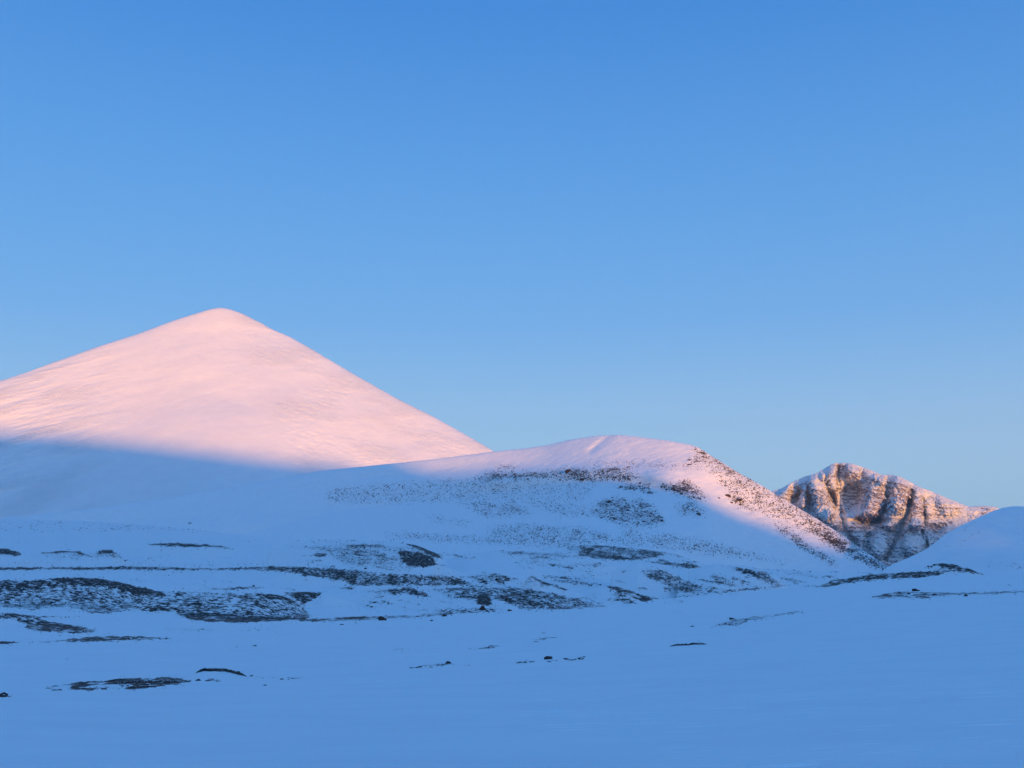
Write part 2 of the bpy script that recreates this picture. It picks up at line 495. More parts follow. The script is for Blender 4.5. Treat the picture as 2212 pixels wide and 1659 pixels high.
# (region, outline, density)
PATCHES = [
    (1, [(-60, 432), (0, 412), (50, 415), (100, 430), (142, 450), (90, 458), (30, 450), (-60, 455)], .95),
    (1, [(240, 438), (400, 423), (480, 430), (560, 452), (600, 460), (560, 464), (470, 440), (400, 434), (260, 446)], .85),
    (1, [(240, 446), (400, 432), (520, 450), (580, 466), (480, 486), (380, 488), (300, 470)], .32),
    (1, [(600, 440), (640, 418), (700, 418), (718, 440), (640, 442)], .95),
    (1, [(560, 450), (620, 430), (720, 438), (790, 478), (700, 470), (600, 468)], .45),
    (1, [(903, 388), (950, 380), (1100, 380), (1300, 387), (1400, 397), (1480, 418), (1390, 405), (1300, 400), (1180, 402), (1100, 400), (980, 392)], .85),
    (1, [(-40, 528), (250, 526), (600, 526), (800, 520), (1000, 526), (1200, 533), (1480, 530), (1700, 522), (1900, 526), (2230, 545),
         (2230, 640), (2120, 620), (2000, 590), (1800, 560), (1600, 548), (1400, 544), (1200, 548), (900, 546), (600, 542), (250, 544), (-40, 546)], .74),
    (1, [(0, 500), (600, 495), (1200, 498), (1600, 490), (1700, 512), (1200, 520), (600, 512), (0, 512)], .22),
    # the big dark mound and its foot
    (1, [(-40, 608), (190, 610), (280, 600), (400, 595), (520, 594), (620, 598), (720, 615), (800, 635), (860, 650), (950, 675),
         (1080, 680), (1250, 680), (1450, 690), (1600, 685), (1680, 692), (1780, 715), (1850, 745), (1900, 790), (1945, 832),
         (1900, 856), (1750, 860), (1500, 874), (1300, 867), (1180, 852), (1090, 820), (1100, 800), (900, 785), (850, 790), (700, 812),
         (560, 817), (500, 792), (400, 772), (300, 782), (200, 797), (100, 782), (-40, 772)], .56),
    (1, [(-40, 612), (190, 612), (300, 598), (520, 594), (540, 620), (400, 650), (250, 660), (100, 665), (-40, 680)], .70),
    (1, [(300, 598), (520, 594), (620, 598), (720, 615), (860, 650), (1000, 680), (1090, 720), (1000, 715), (850, 695), (700, 664), (560, 645), (400, 630)], .98),
    (1, [(1130, 822), (1300, 808), (1420, 815), (1500, 832), (1700, 838), (1945, 845), (1750, 860), (1500, 873), (1300, 867), (1180, 852)], .95),
    (1, [(865, 782), (940, 774), (1020, 774), (1100, 790), (1180, 806), (1060, 800), (960, 806), (890, 802)], .92),
    (1, [(1340, 690), (1450, 692), (1560, 710), (1600, 740), (1500, 720), (1400, 705)], .8),
    (1, [(1590, 690), (1690, 692), (1790, 716), (1850, 750), (1700, 730), (1620, 715)], .85),
    (1, [(1770, 685), (1850, 682), (2012, 684), (1975, 708), (1930, 740), (1885, 760), (1850, 742), (1800, 705)], .85),
    (1, [(1200, 668), (1420, 655), (1570, 645), (1700, 655), (1560, 664), (1430, 668)], .65),
    (1, [(-40, 810), (100, 820), (250, 850), (400, 880), (500, 895), (612, 922), (550, 940), (400, 936), (250, 927), (150, 908), (170, 880), (60, 852), (-40, 850)], .68),
    (1, [(200, 862), (400, 882), (500, 900), (480, 920), (380, 915), (250, 890)], .95),
    (1, [(-40, 808), (120, 818), (250, 833), (520, 833), (250, 842), (100, 828), (-40, 820)], .85),
    (1, [(-40, 985), (130, 995), (30, 1005), (-40, 1003)], .9),
    (1, [(100, 996), (260, 990), (400, 980), (560, 960), (740, 955), (900, 960), (1110, 971), (900, 978), (700, 984), (500, 996), (380, 988), (250, 994)], .76),
    # near outcrops on the left
    (1, [(280, 1278), (500, 1240), (560, 1250), (640, 1250), (560, 1268), (440, 1285), (420, 1275), (500, 1262), (420, 1262), (300, 1280)], .85),
    (1, [(620, 1260), (700, 1228), (780, 1217), (900, 1220), (1060, 1213), (1120, 1218), (1200, 1240), (1100, 1255), (1000, 1262), (900, 1262), (760, 1255), (660, 1262)], .92),
    (1, [(770, 1280), (850, 1262), (1000, 1258), (980, 1270), (900, 1282), (800, 1288)], .95),
    (1, [(430, 1285), (700, 1272), (740, 1278), (560, 1295), (440, 1290)], .75),
    (1, [(200, 1312), (290, 1306), (210, 1316)], .6),
    (1, [(1280, 1226), (1320, 1223), (1390, 1234), (1340, 1238), (1290, 1232)], .8),
    (1, [(1560, 1208), (1700, 1213), (1640, 1218)], .7),
    (1, [(1800, 1217), (1912, 1211), (1820, 1222)], .6),
    (1, [(-30, 1328), (60, 1336), (90, 1323), (40, 1330), (-30, 1340)], .8),
    (1, [(1000, 905), (1200, 908), (1360, 910), (1300, 922), (1150, 920)], .40),
    (1, [(1480, 925), (1620, 905), (1750, 893), (1600, 918)], .45),
    # faint dusting on the slopes behind
    (1, [(-40, 238), (500, 240), (1150, 238), (1500, 262), (2230, 290), (2230, 330), (1500, 310), (900, 302), (300, 305), (-40, 300)], .22),
    (1, [(560, 190), (900, 172), (1500, 150), (1500, 200), (1100, 215), (600, 215)], .22),
    (1, [(1800, 400), (1990, 390), (2230, 378), (2230, 440), (2000, 430)], .38),
    (1, [(1030, 350), (1700, 362), (1400, 358)], .35),
    # middle moraines
    (2, [(-40, 362), (300, 352), (530, 356), (620, 368), (480, 372), (300, 366), (-40, 372)], .32),
    (2, [(20, 400), (300, 378), (480, 380), (560, 400), (700, 400), (800, 440), (830, 480), (760, 500), (640, 560), (480, 545), (250, 510), (120, 440)], .42),
    (2, [(200, 392), (480, 384), (480, 405), (300, 410)], .62),
    (2, [(525, 355), (600, 364), (700, 385), (790, 424), (866, 478), (800, 462), (700, 410), (600, 374)], .92),
    (2, [(580, 432), (640, 425), (740, 440), (800, 470), (822, 512), (740, 532), (640, 515), (600, 500)], .92),
    (2, [(440, 450), (500, 448), (500, 465), (450, 462)], .8),
    (2, [(900, 407), (1000, 404), (1112, 408), (1060, 422), (980, 414)], .9),
    (2, [(1110, 400), (1300, 390), (1470, 388), (1470, 405), (1200, 412)], .50),
    (2, [(1175, 424), (1400, 428), (1600, 440), (1760, 466), (1700, 472), (1450, 462), (1280, 452)], .50),
    (2, [(1620, 396), (1750, 388), (1900, 394), (2100, 415), (2230, 435), (2230, 456), (2080, 486), (1980, 486), (1800, 476), (1690, 440)], .62),
    (2, [(1660, 400), (1800, 410), (1950, 450), (2070, 484), (1900, 480), (1760, 450)], .82),
    (2, [(1330, 490), (1430, 482), (1515, 496), (1400, 512)], .42),
    (2, [(1620, 510), (1750, 498), (1900, 518), (1780, 530)], .50),
    (2, [(1640, 525), (1820, 560), (1800, 568), (1650, 540)], .45),
    (2, [(1940, 545), (2030, 552), (1980, 562)], .55),
    (2, [(-20, 530), (230, 540), (500, 565), (700, 575), (880, 580), (960, 592), (1055, 632), (900, 645), (600, 642), (300, 642), (200, 602), (-20, 578)], .66),
    (2, [(700, 580), (880, 582), (1000, 615), (980, 635), (850, 625)], .78),
    (2, [(1000, 585), (1180, 568), (1340, 602), (1250, 625), (1120, 640), (1060, 610)], .55),
    (2, [(1345, 640), (1400, 584), (1480, 618), (1560, 652), (1450, 660)], .40),
    (2, [(1395, 583), (1420, 584), (1500, 622), (1640, 665), (1620, 672), (1480, 630)], .90),
    (2, [(420, 678), (550, 660), (680, 664), (760, 690), (790, 718), (700, 706), (600, 690), (450, 686)], .84),
    (2, [(200, 655), (270, 650), (330, 666), (260, 664)], .85),
    (2, [(810, 660), (950, 655), (1200, 655), (1400, 660), (1600, 700), (1750, 740), (1884, 773), (1700, 787), (1500, 797), (1350, 792), (1250, 752),
         (1160, 712), (1172, 766), (1080, 762), (1050, 732), (900, 722)], .62),
    (2, [(1040, 700), (1140, 705), (1170, 765), (1090, 762)], .85),
    (2, [(1190, 700), (1330, 700), (1420, 735), (1380, 770), (1260, 750)], .75),
    (2, [(750, 800), (900, 780), (1130, 775), (1300, 800), (1130, 808), (900, 815)], .5),
    (2, [(-30, 850), (250, 838), (370, 834), (700, 826), (760, 815), (1000, 800), (1300, 795), (1000, 815), (700, 840), (480, 850), (300, 862), (-30, 866)], .62),
    (2, [(240, 838), (380, 832), (360, 850), (230, 852)], .85),
    (2, [(1470, 595), (1560, 605), (1700, 600), (1850, 635), (1760, 645), (1560, 620)], .48),
    (2, [(1870, 642), (1960, 650), (2100, 700), (2212, 722), (2100, 745), (2000, 700), (1900, 665)], .74),
    (2, [(1920, 714), (2010, 720), (2070, 750), (2000, 756)], .8),
    (2, [(2070, 650), (2160, 664), (2100, 668)], .6),
    (2, [(1410, 982), (1460, 968), (1610, 957), (1520, 972)], .66),
    (2, [(1010, 1034), (1090, 1032), (1180, 1012), (1232, 1014), (1150, 1030), (1090, 1038)], .66),
    (2, [(620, 1162), (760, 1137), (880, 1122), (930, 1126), (880, 1140), (700, 1150)], .60),
    (2, [(975, 1130), (1055, 1128), (1010, 1134)], .55),
    (2, [(1285, 1126), (1360, 1112), (1415, 1111), (1350, 1124)], .82),
    (2, [(1450, 1112), (1540, 1106), (1700, 1094), (1752, 1086), (1690, 1104), (1560, 1110)], .55),
    (6, [(1420, 955), (1600, 958), (1750, 974), (1818, 990), (1750, 1006), (1600, 985)], .66),
    (6, [(1385, 1020), (1450, 1000), (1560, 1025), (1700, 1085), (1830, 1160), (1700, 1172), (1560, 1110), (1440, 1055)], .60),
    (6, [(1400, 960), (1560, 1018), (1700, 1080), (1890, 1155), (1850, 1158), (1700, 1095), (1550, 1030)], .66),
    (6, [(1860, 1050), (1920, 1048), (2000, 1090), (2015, 1130), (1900, 1082)], .55),
    (6, [(1530, 1123), (1600, 1130), (1690, 1178), (1600, 1182)], .52),
    (6, [(1380, 1122), (1430, 1122), (1465, 1140), (1400, 1140)], .4),
    (6, [(890, 850), (1050, 850), (1300, 865), (1540, 892), (1500, 918), (1390, 945), (1280, 946), (1150, 936), (1000, 922)], .55),
    (3, [(620, 850), (750, 872), (850, 898), (925, 956), (850, 956), (780, 915), (690, 882)], .72),
    (3, [(530, 905), (600, 908), (680, 960), (700, 972), (590, 950)], .55),
    (3, [(880, 905), (1000, 925), (1070, 945), (980, 945)], .55),
    (3, [(690, 935), (780, 955), (760, 965)], .4),
    (3, [(200, 758), (500, 800), (800, 850), (1100, 895), (1260, 908), (1200, 925), (1000, 905), (700, 850), (450, 820), (200, 775)], .30),
    (3, [(1000, 960), (1120, 958), (1180, 930), (1400, 898), (1600, 884), (1780, 878), (1860, 880), (1700, 912), (1400, 928), (1250, 948), (1150, 965)], .78),
    (3, [(1640, 872), (1700, 852), (1760, 838), (1825, 840), (1920, 866), (2010, 903), (1900, 890), (1800, 868), (1740, 852)], .86),
    (3, [(1700, 870), (1800, 862), (1900, 888), (1800, 890)], .5),
    (3, [(1370, 1025), (1450, 1005), (1540, 988), (1650, 990), (1850, 995), (2230, 984), (2230, 993), (2050, 1002), (1800, 1010), (1700, 1027), (1560, 1022), (1420, 1026)], .60),
    (3, [(540, 1176), (650, 1136), (800, 1120), (950, 1100), (1062, 1086), (1030, 1098), (850, 1125), (740, 1145), (700, 1168)], .56),
    (3, [(250, 1028), (400, 1008), (550, 992), (790, 963), (1010, 953), (900, 968), (560, 1002), (400, 1018)], .66),
    (3, [(300, 1042), (400, 1032), (370, 1044)], .6),
    (3, [(1260, 1041), (1300, 1034), (1280, 1040)], .8),
]
for i, (r, pts, d) in enumerate(PATCHES):
    poly_fill(GM, reg(r, pts), d, soft=1.2 if d > .5 else 4, wob=2.6, seed=i * 5)

# faint wind-blown streaks that join the mounds beyond the near crest
_cr = np.interp(_uu, [-140, 400, 600, 850, 1100, 1300, 1450, 1700, 1930, 2360], [1322, 1330, 1342, 1328, 1320, 1310, 1295, 1266, 1243, 1238])
_z = smooth01((_cr - 4 - _vv) / 5) * smooth01((_vv - 1150) / 50) * smooth01((1990 - _uu) / 120) * (.35 + .65 * smooth01((_uu - 500) / 250))
_st = fbm((_uu + 2.2 * _vv) / 70, (_vv - .16 * _uu) / 6.5, 4, .6, 63) + .5 * fbm(_uu / 130, _vv / 40, 2, .5, 67)
GM = np.maximum(GM, (.72 * smooth01((_st - .06) / .42) * _z).astype(np.float32))
# and finer ones across the near field
_z2 = smooth01((_vv - _cr - 2) / 10) * smooth01((1480 - _vv) / 60)
_s2 = fbm((_uu + 3 * _vv) / 60, (_vv + .06 * _uu) / 3.2, 4, .6, 68) + .6 * fbm(_uu / 160, _vv / 45, 2, .5, 69)
GM = np.maximum(GM, (.55 * smooth01((_s2 - .48) / .3) * _z2).astype(np.float32))
GM = blur1(blur1(GM, .5, 0), 1.1, 1).astype(np.float32)
GM = GM * np.clip(.88 + .75 * fbm(_uu / 22, _vv / 7, 4, .6, 71) + .35 * fbm(_uu / 90, _vv / 25, 2, .5, 75), .12, 1.12)
GM = np.clip(GM, 0, .80)
# the same on the middle hill
HM = new_mask()
HILLP = [
    (6, [(1060, 585), (1130, 540), (1220, 520), (1400, 535), (1500, 600), (1575, 690), (1500, 718), (1250, 716), (1100, 650)], .48),
    (6, [(1240, 440), (1440, 420), (1485, 505), (1380, 485), (1250, 470)], .55),
    (6, [(1500, 440), (1650, 425), (1700, 400), (1780, 460), (1840, 540), (1750, 530), (1600, 490)], .62),
    (6, [(1640, 560), (1750, 560), (1840, 640), (1760, 650), (1660, 650)], .42),
    (6, [(280, 385), (400, 350), (700, 350), (900, 330), (1180, 325), (1400, 380), (1350, 410), (1100, 420), (700, 400), (350, 422)], .48),
    (6, [(900, 350), (960, 345), (960, 358), (900, 358)], .9), (6, [(380, 335), (560, 310), (570, 322), (420, 345)], .75),
    (6, [(1150, 330), (1330, 320), (1340, 345), (1180, 350)], .75),
    (6, [(980, 395), (1040, 395), (1040, 415), (990, 415)], .8),
    (6, [(-700, 470), (0, 400), (300, 400), (1100, 450), (1000, 560), (300, 560), (-300, 560), (-700, 560)], .24),
    (6, [(180, 570), (350, 540), (600, 570), (720, 640), (380, 660)], .36),
    (6, [(600, 560), (1000, 560), (1100, 640), (900, 660)], .28),
    (6, [(370, 720), (600, 700), (1000, 720), (1320, 800), (1000, 840), (700, 830), (400, 790)], .36),
    (6, [(1300, 730), (1500, 760), (1800, 800), (2100, 880), (2400, 960), (2000, 930), (1500, 860), (1200, 830)], .32),
    (6, [(1000, 280), (1400, 270), (1800, 280), (1800, 340), (1300, 330)], .20),
    (6, [(0, 640), (300, 700), (200, 720), (0, 680)], .25),
    (6, [(-300, 760), (600, 790), (1400, 860), (1200, 900), (500, 840), (-300, 800)], .34),
    # the stony right flank
    (3, [(430, 218), (480, 215), (540, 250), (620, 300), (700, 350), (870, 438), (1000, 520), (1100, 588), (1200, 655), (1300, 722),
         (1420, 800), (1540, 884), (1450, 880), (1330, 800), (1200, 770), (1060, 680), (900, 600), (780, 560), (700, 545), (640, 480), (600, 420), (560, 380), (500, 300), (410, 310), (450, 260)], .38),
    (3, [(470, 220), (620, 300), (870, 440), (1100, 590), (1300, 722), (1540, 884), (1400, 830), (1200, 700), (1000, 575), (800, 450), (620, 345), (520, 280)], .50),
    (3, [(1080, 620), (1200, 690), (1350, 790), (1540, 884), (1400, 850), (1200, 760), (1100, 680)], .74),
    (3, [(615, 470), (700, 480), (700, 520), (650, 500)], .85),
    (3, [(880, 610), (960, 650), (1060, 740), (1200, 810), (1215, 862), (1100, 800), (980, 730), (900, 660)], .50),
    (3, [(740, 575), (850, 630), (800, 610)], .4),
]
for i, (r, pts, d) in enumerate(HILLP):
    poly_fill(HM, reg(r, pts), d, soft=6, wob=6, seed=500 + i * 5)


HM = blur1(blur1(HM, 3, 0), 6, 1).astype(np.float32)
HM = HM * np.clip(.9 + .9 * fbm(_uu / 30, _vv / 14, 4, .6, 81), .1, 1.3)


# ------------------------------------------------------------------ ground sheet around the camera
def interp_cols(phi, knots, vals):
    return np.interp(phi, knots, vals)


inner = np.linspace(R(-31), R(31), 880)
outer = np.concatenate([np.linspace(R(31), R(180), 70)[1:], np.linspace(R(-180), R(-31), 70)[:-1]])
phi_g = np.concatenate([outer[outer < 0], inner, outer[outer > 0]])
rows = np.concatenate([np.geomspace(1.6, 60, 200)[:-1], np.geomspace(60, 1500, 560), np.geomspace(1500, 3600, 30)[1:]])
# r at which a frame height v is reached, per column u (r, v)
COLS = {
    -200: [(2, 2600), (5, 2010), (13, 1659), (24, 1560), (40, 1500), (70, 1452), (110, 1405), (180, 1352), (300, 1300), (480, 1250), (750, 1205), (1200, 1160), (1900, 1118), (3600, 1100)],
    300: [(2, 2600), (5, 2010), (13, 1659), (24, 1560), (40, 1500), (70, 1452), (110, 1405), (180, 1356), (300, 1303), (480, 1252), (750, 1208), (1200, 1165), (1900, 1130), (3600, 1120)],
    650: [(2, 2600), (5, 2010), (12.5, 1659), (22, 1560), (36, 1500), (62, 1448), (100, 1400), (190, 1345), (250, 1338), (300, 1310), (480, 1258), (750, 1210), (1200, 1172), (1900, 1170), (3600, 1180)],
    1106: [(2, 2600), (5, 2010), (12, 1659), (21, 1560), (33, 1500), (50, 1452), (85, 1398), (140, 1350), (215, 1323), (260, 1335), (350, 1333), (500, 1298), (750, 1240), (1200, 1205), (1900, 1210), (3600, 1220)],
    1500: [(2, 2600), (5, 2010), (11.5, 1659), (19.5, 1560), (31, 1490), (50, 1425), (85, 1365), (150, 1315), (230, 1291), (290, 1315), (380, 1325), (500, 1290), (750, 1245), (1200, 1215), (1900, 1222), (3600, 1230)],
    1900: [(2, 2600), (5, 2010), (11, 1659), (18, 1555), (30, 1475), (52, 1392), (90, 1325), (160, 1275), (260, 1248), (340, 1275), (500, 1290), (750, 1275), (1200, 1255), (1900, 1240), (3600, 1235)],
    2300: [(2, 2600), (5, 2010), (11, 1659), (17.5, 1555), (29, 1465), (50, 1375), (88, 1310), (160, 1262), (300, 1238), (420, 1250), (600, 1262), (900, 1262), (1200, 1255), (1900, 1240), (3600, 1235)],
}
cu = sorted(COLS)
cphi = np.array([float(ray(u, 1300)[0]) for u in cu])
lr = np.log(rows)
prof = []
for u in cu:
    a = np.array(COLS[u], float)
    T = ray(u, a[:, 1])[1]
    prof.append(np.interp(lr, np.log(a[:, 0]), T))
prof = np.array(prof)
Tg = np.empty((len(phi_g), len(rows)))
for j in range(len(rows)):
    Tg[:, j] = np.interp(phi_g, cphi, prof[:, j])
# smooth in distance, hardly round the crest
near = blur1(Tg, 9, 1)
Tg = near
ins = np.abs(phi_g) <= R(31) + 1e-6
Tg[ins] = blur1(Tg[ins], 45, 0)
# behind the camera the ground evens out
w_out = smooth01((np.abs(phi_g) - R(33)) / R(50))[:, None]
flat = (-EYE + np.where(rows > 200, -0.02 * (rows - 200), 0) * 0.5 - 0.0 * rows) / rows
Tg = Tg * (1 - w_out) + np.broadcast_to(flat, Tg.shape) * w_out
PH = phi_g[:, None] * np.ones_like(rows)[None]
RR = np.ones_like(phi_g)[:, None] * rows[None]
X = RR * np.sin(PH)
Y = RR * np.cos(PH)
Z = EYE + RR * Tg
# broad drifts and rolls
Z += 0.13 * fbm(X / 11, Y / 6, 4, .5, 21) * smooth01((RR - 3) / 8) + 1.6 * fbm(X / 70, Y / 50, 4, .5, 22) * smooth01((RR - 60) / 250)


def smax(a, b, k):
    h = np.clip(0.5 + 0.5 * (a - b) / k, 0, 1)
    return b * (1 - h) + a * h + k * h * (1 - h)


# moraine mounds: (region, crest outline, distance, front slope, back slope, extra)
MOUNDS = [
    (1, [(-60, 428), (0, 412), (50, 415), (100, 432), (150, 455)], 640, .35, .2),
    (1, [(220, 445), (400, 423), (480, 430), (560, 452), (620, 470)], 600, .22, .2),
    (1, [(560, 462), (640, 418), (700, 418), (725, 440), (800, 490)], 640, .35, .25),
    (1, [(890, 394), (950, 380), (1100, 380), (1300, 387), (1400, 397), (1500, 424)], 820, .3, .2),
    (1, [(-60, 535), (250, 526), (600, 526), (800, 520), (1000, 526), (1200, 533), (1480, 530), (1700, 522), (1900, 526), (2230, 545), (2600, 568), (2900, 590)], 520, .18, .1),
    (1, [(-60, 607), (190, 609), (280, 600), (400, 595), (520, 594), (620, 598), (720, 615), (800, 635), (860, 650), (950, 675), (1080, 690), (1250, 720)], 300, .30, .25),
    (1, [(900, 700), (1080, 680), (1250, 680), (1450, 688), (1600, 685), (1680, 692), (1780, 715), (1850, 745), (1900, 790), (1950, 840)], 270, .26, .25),
    (1, [(1740, 700), (1780, 684), (1900, 682), (2012, 684), (2060, 700)], 300, .28, .2),
    (1, [(-60, 808), (100, 818), (250, 845), (400, 875), (500, 893), (630, 930)], 190, .2, .15),
    (1, [(60, 1005), (260, 990), (400, 980), (560, 960), (740, 955), (900, 960), (1140, 975)], 150, .14, .08),
    (1, [(1195, 1196), (1230, 1170), (1340, 1163), (1440, 1175), (1560, 1212)], 74, .16, .08),
    (1, [(480, 1250), (700, 1228), (780, 1218), (1060, 1215), (1240, 1245)], 66, .10, .06),
    (2, [(-60, 366), (0, 360), (300, 353), (530, 356), (620, 368), (700, 385), (790, 424), (870, 482)], 560, .22, .15),
    (2, [(420, 470), (590, 428), (700, 428), (800, 465), (840, 520)], 500, .28, .2),
    (2, [(850, 490), (1000, 450), (1180, 424), (1400, 428), (1600, 440), (1780, 470)], 560, .16, .12),
    (2, [(1580, 405), (1700, 386), (1900, 392), (2100, 415), (2300, 440)], 720, .2, .12),
    (2, [(960, 610), (1060, 585), (1180, 570), (1330, 600), (1420, 640)], 400, .25, .2),
    (2, [(1330, 645), (1400, 583), (1480, 618), (1560, 648), (1680, 680), (1884, 775)], 370, .30, .25),
    (2, [(420, 684), (550, 660), (680, 664), (760, 690), (810, 725)], 330, .25, .2),
    (2, [(800, 668), (950, 655), (1200, 652), (1400, 664), (1600, 702), (1750, 742), (1900, 780)], 320, .16, .15),
    (2, [(1840, 640), (1960, 648), (2100, 695), (2240, 732)], 380, .22, .2),
    (6, [(1380, 962), (1480, 985), (1600, 1030), (1700, 1080), (1800, 1120), (1900, 1160)], 460, .28, .2),
    (6, [(1400, 955), (1600, 957), (1750, 972), (1830, 995)], 620, .2, .15),
    (3, [(560, 838), (700, 850), (800, 870), (880, 905), (940, 962)], 520, .28, .2),
    (3, [(500, 915), (560, 903), (640, 930), (720, 975)], 430, .25, .2),
    (3, [(1120, 962), (1200, 928), (1400, 900), (1600, 886), (1700, 885), (1900, 900)], 300, .10, .1),
    (3, [(1600, 885), (1700, 856), (1760, 839), (1825, 840), (1920, 868), (2030, 912)], 350, .28, .2),
    (3, [(1350, 1030), (1540, 992), (1700, 994), (2240, 986)], 170, .06, .05),
]
for i, (r, pts, dist, fs, bs_) in enumerate(MOUNDS):
    p = reg(r, pts)
    ph, T = ray(p[:, 0], p[:, 1])
    o = np.argsort(ph)
    ph, T = ph[o], T[o]
    sel = np.where((phi_g > ph[0] - R(1.5)) & (phi_g < ph[-1] + R(1.5)))[0]
    if not len(sel):
        continue
    P = phi_g[sel]
    tc_ = np.interp(P, ph, T)
    wig = dist * 0.02 * fbm(P * 22, P * 0 + i * 3.7, 2, .5, 60 + i)
    rc = dist + wig
    # past its ends the crest dives under the snow
    over = np.maximum(0, ph[0] - P) + np.maximum(0, P - ph[-1])
    zc = EYE + rc * tc_ - over * dist * 0.35
    x_ = RR[sel] - rc[:, None]
    rnd = 0.012 * dist
    front = np.sqrt(np.minimum(x_, 0) ** 2 + rnd ** 2) - rnd
    back = np.sqrt(np.maximum(x_, 0) ** 2 + rnd ** 2) - rnd
    M = zc[:, None] - front * fs - back * bs_
    M = M + 0.0018 * dist * fbm(X[sel] / (dist * .05), Y[sel] / (dist * .05), 3, .5, 90 + i) * smooth01(np.abs(x_) / (4 * rnd))
    Z[sel] = smax(Z[sel], M, 0.0022 * dist)

Z += 2.2 * fbm(X / 55, Y / 34, 4, .5, 27) * smooth01((RR - 330) / 150) * smooth01((1500 - RR) / 400)
Z -= 330 * smooth01((RR - 2300) / 1300) ** 1.5
u_g, v_g = project(X, Y, Z)
rock = sample(GM, u_g, v_g)
rock = np.where(PH ** 2 > R(40) ** 2, 0, rock)
vis = Y > 5
rock = np.where(vis, rock, 0)
# small relief where the ground is bare: tussocks and stones
rel = fbm(X / 3.2, Y / 3.2, 4, .65, 31) * smooth01((RR - 80) / 150) + fbm(X / .9, Y / .9, 3, .6, 32) * (1 - smooth01((RR - 80) / 150))
Z += rock * 0.0008 * RR * (0.4 + rel)
# wind crust: long low ridges of packed snow across the near right of the field
ca, sa = math.cos(R(-8)), math.sin(R(-8))
Xr = X * ca - Y * sa
Yr = X * sa + Y * ca
zone = smooth01((RR - 8) / 4) * smooth01((45 - RR) / 20) * smooth01((PH + R(10)) / R(14)) * smooth01((fbm(X / 7, Y / 4, 2, .5, 44) + .25) / .4)
crust = zone * 1.0
cr2 = fbm(Xr / 9, Yr / 2.5, 3, .55, 47)
crust = np.maximum(crust, .5 * smooth01((cr2 - .1) / .3) * smooth01((RR - 12) / 20) * smooth01((160 - RR) / 60))
ground = grid_mesh('snow_ground', X, Y, Z, M_ground, {'rock': rock, 'crust': crust}, wrap=True)
Gdat = (X, Y, Z)
tag(ground, 'blue shaded snowfield with dark heather and stones poking through', 'snowfield', kind='structure')

print('GROUND z range', Z.min(), Z.max())


# ------------------------------------------------------------------ mountains: crest outline, distance, front profile
def build_mountain(name, crest, dist, cols_, nrow, front, vbase, mat, mask=None, relief=None, back=.35, backlen=1.0, margin=0, crest_n=0.0, seed=0, attr=None, smoothc=2.0, rough=None):
    """crest: frame outline; dist: [(u, r)]; front(dz, frac) gives how far in front of the crest the slope lies dz below it"""
    crest = np.asarray(crest, float)
    ph, T = ray(crest[:, 0], crest[:, 1])
    P = np.linspace(ph[0], ph[-1], cols_)
    Tc = blur1(np.interp(P, ph, T), smoothc, 0)
    Ts = blur1(Tc, 22, 0)
    d = np.asarray(dist, float)
    dph = ray(d[:, 0], 1000)[0]
    Rc = blur1(np.interp(P, dph, d[:, 1]), cols_ / 30, 0)
    Tb = ray(1106, vbase)[1]
    t = np.linspace(0, 1, nrow)            # 0 base .. 1 crest
    Te = Ts[:, None] + (Tc - Ts)[:, None] * t[None] ** 10
    zc = Rc[:, None] * Te
    T2 = Tb + (Te - Tb) * t[None]
    rr = np.broadcast_to(Rc[:, None], T2.shape).copy()
    for _ in range(40):
        dz = np.maximum(zc - rr * T2, 0)
        rn = Rc[:, None] - front(dz, P[:, None])
        rr = 0.5 * rr + 0.5 * np.maximum(rn, Rc[:, None] * .25)
    zz = rr * T2
    if relief is not None:
        xs = rr * np.sin(P[:, None])
        uu, vv = project(xs, rr * np.cos(P[:, None]), zz + EYE)
        dr, dzr = relief(uu, vv, rr, P[:, None] + 0 * rr, zz, t[None] + 0 * rr)
        rr = rr - dr
        zz = rr * T2 + dzr
    zz = zz + (crest_n * fbm(P * 400, P * 0 + seed, 4, .6, seed))[:, None] * np.exp(-(1 - t[None]) * 40)
    # back side
    nb = 24
    q = (np.arange(1, nb + 1) / nb) ** 1.5
    L = backlen * Rc * .3
    rb = rr[:, -1:] + q[None] * L[:, None]
    zb = zz[:, -1:] - q[None] * L[:, None] * back * smooth01(.15 + q[None] * 3)
    rr = np.concatenate([rr, rb], 1)
    zz = np.concatenate([zz, zb], 1)
    x = rr * np.sin(P[:, None])
    y = rr * np.cos(P[:, None])
    z = zz + EYE
    u, v = project(x, y, z)
    a = attr(u, v, x, y, z) if attr else (sample(mask, u, v) if mask is not None else np.zeros_like(u))
    at_ = {'rock': a}
    if rough:
        at_['rough'] = rough(u, v, x, y, z)
    o = grid_mesh(name, x, y, z, mat, at_)
    return o, (x, y, z, u, v, nrow)


# the big pale cone
CONE = [(-420, 905), (-250, 880), (-100, 850), (0, 823), (50, 806.5), (129, 778), (213, 748), (298, 721), (362, 697), (400, 684), (422, 677.5), (446, 670), (466, 665.2), (474, 663.4), (484, 665.4),
        (496, 667.2), (521, 676), (550, 690), (595, 715), (620, 724), (670, 752), (759, 805), (853, 858.6), (942, 903), (1022, 948), (1067, 975), (1130, 1008), (1200, 1040), (1300, 1085), (1420, 1130)]


def cone_front(dz, p):
    return dz / math.tan(R(33)) + 70 * np.sqrt(dz / (dz + 60)) + dz * dz * 0.00014


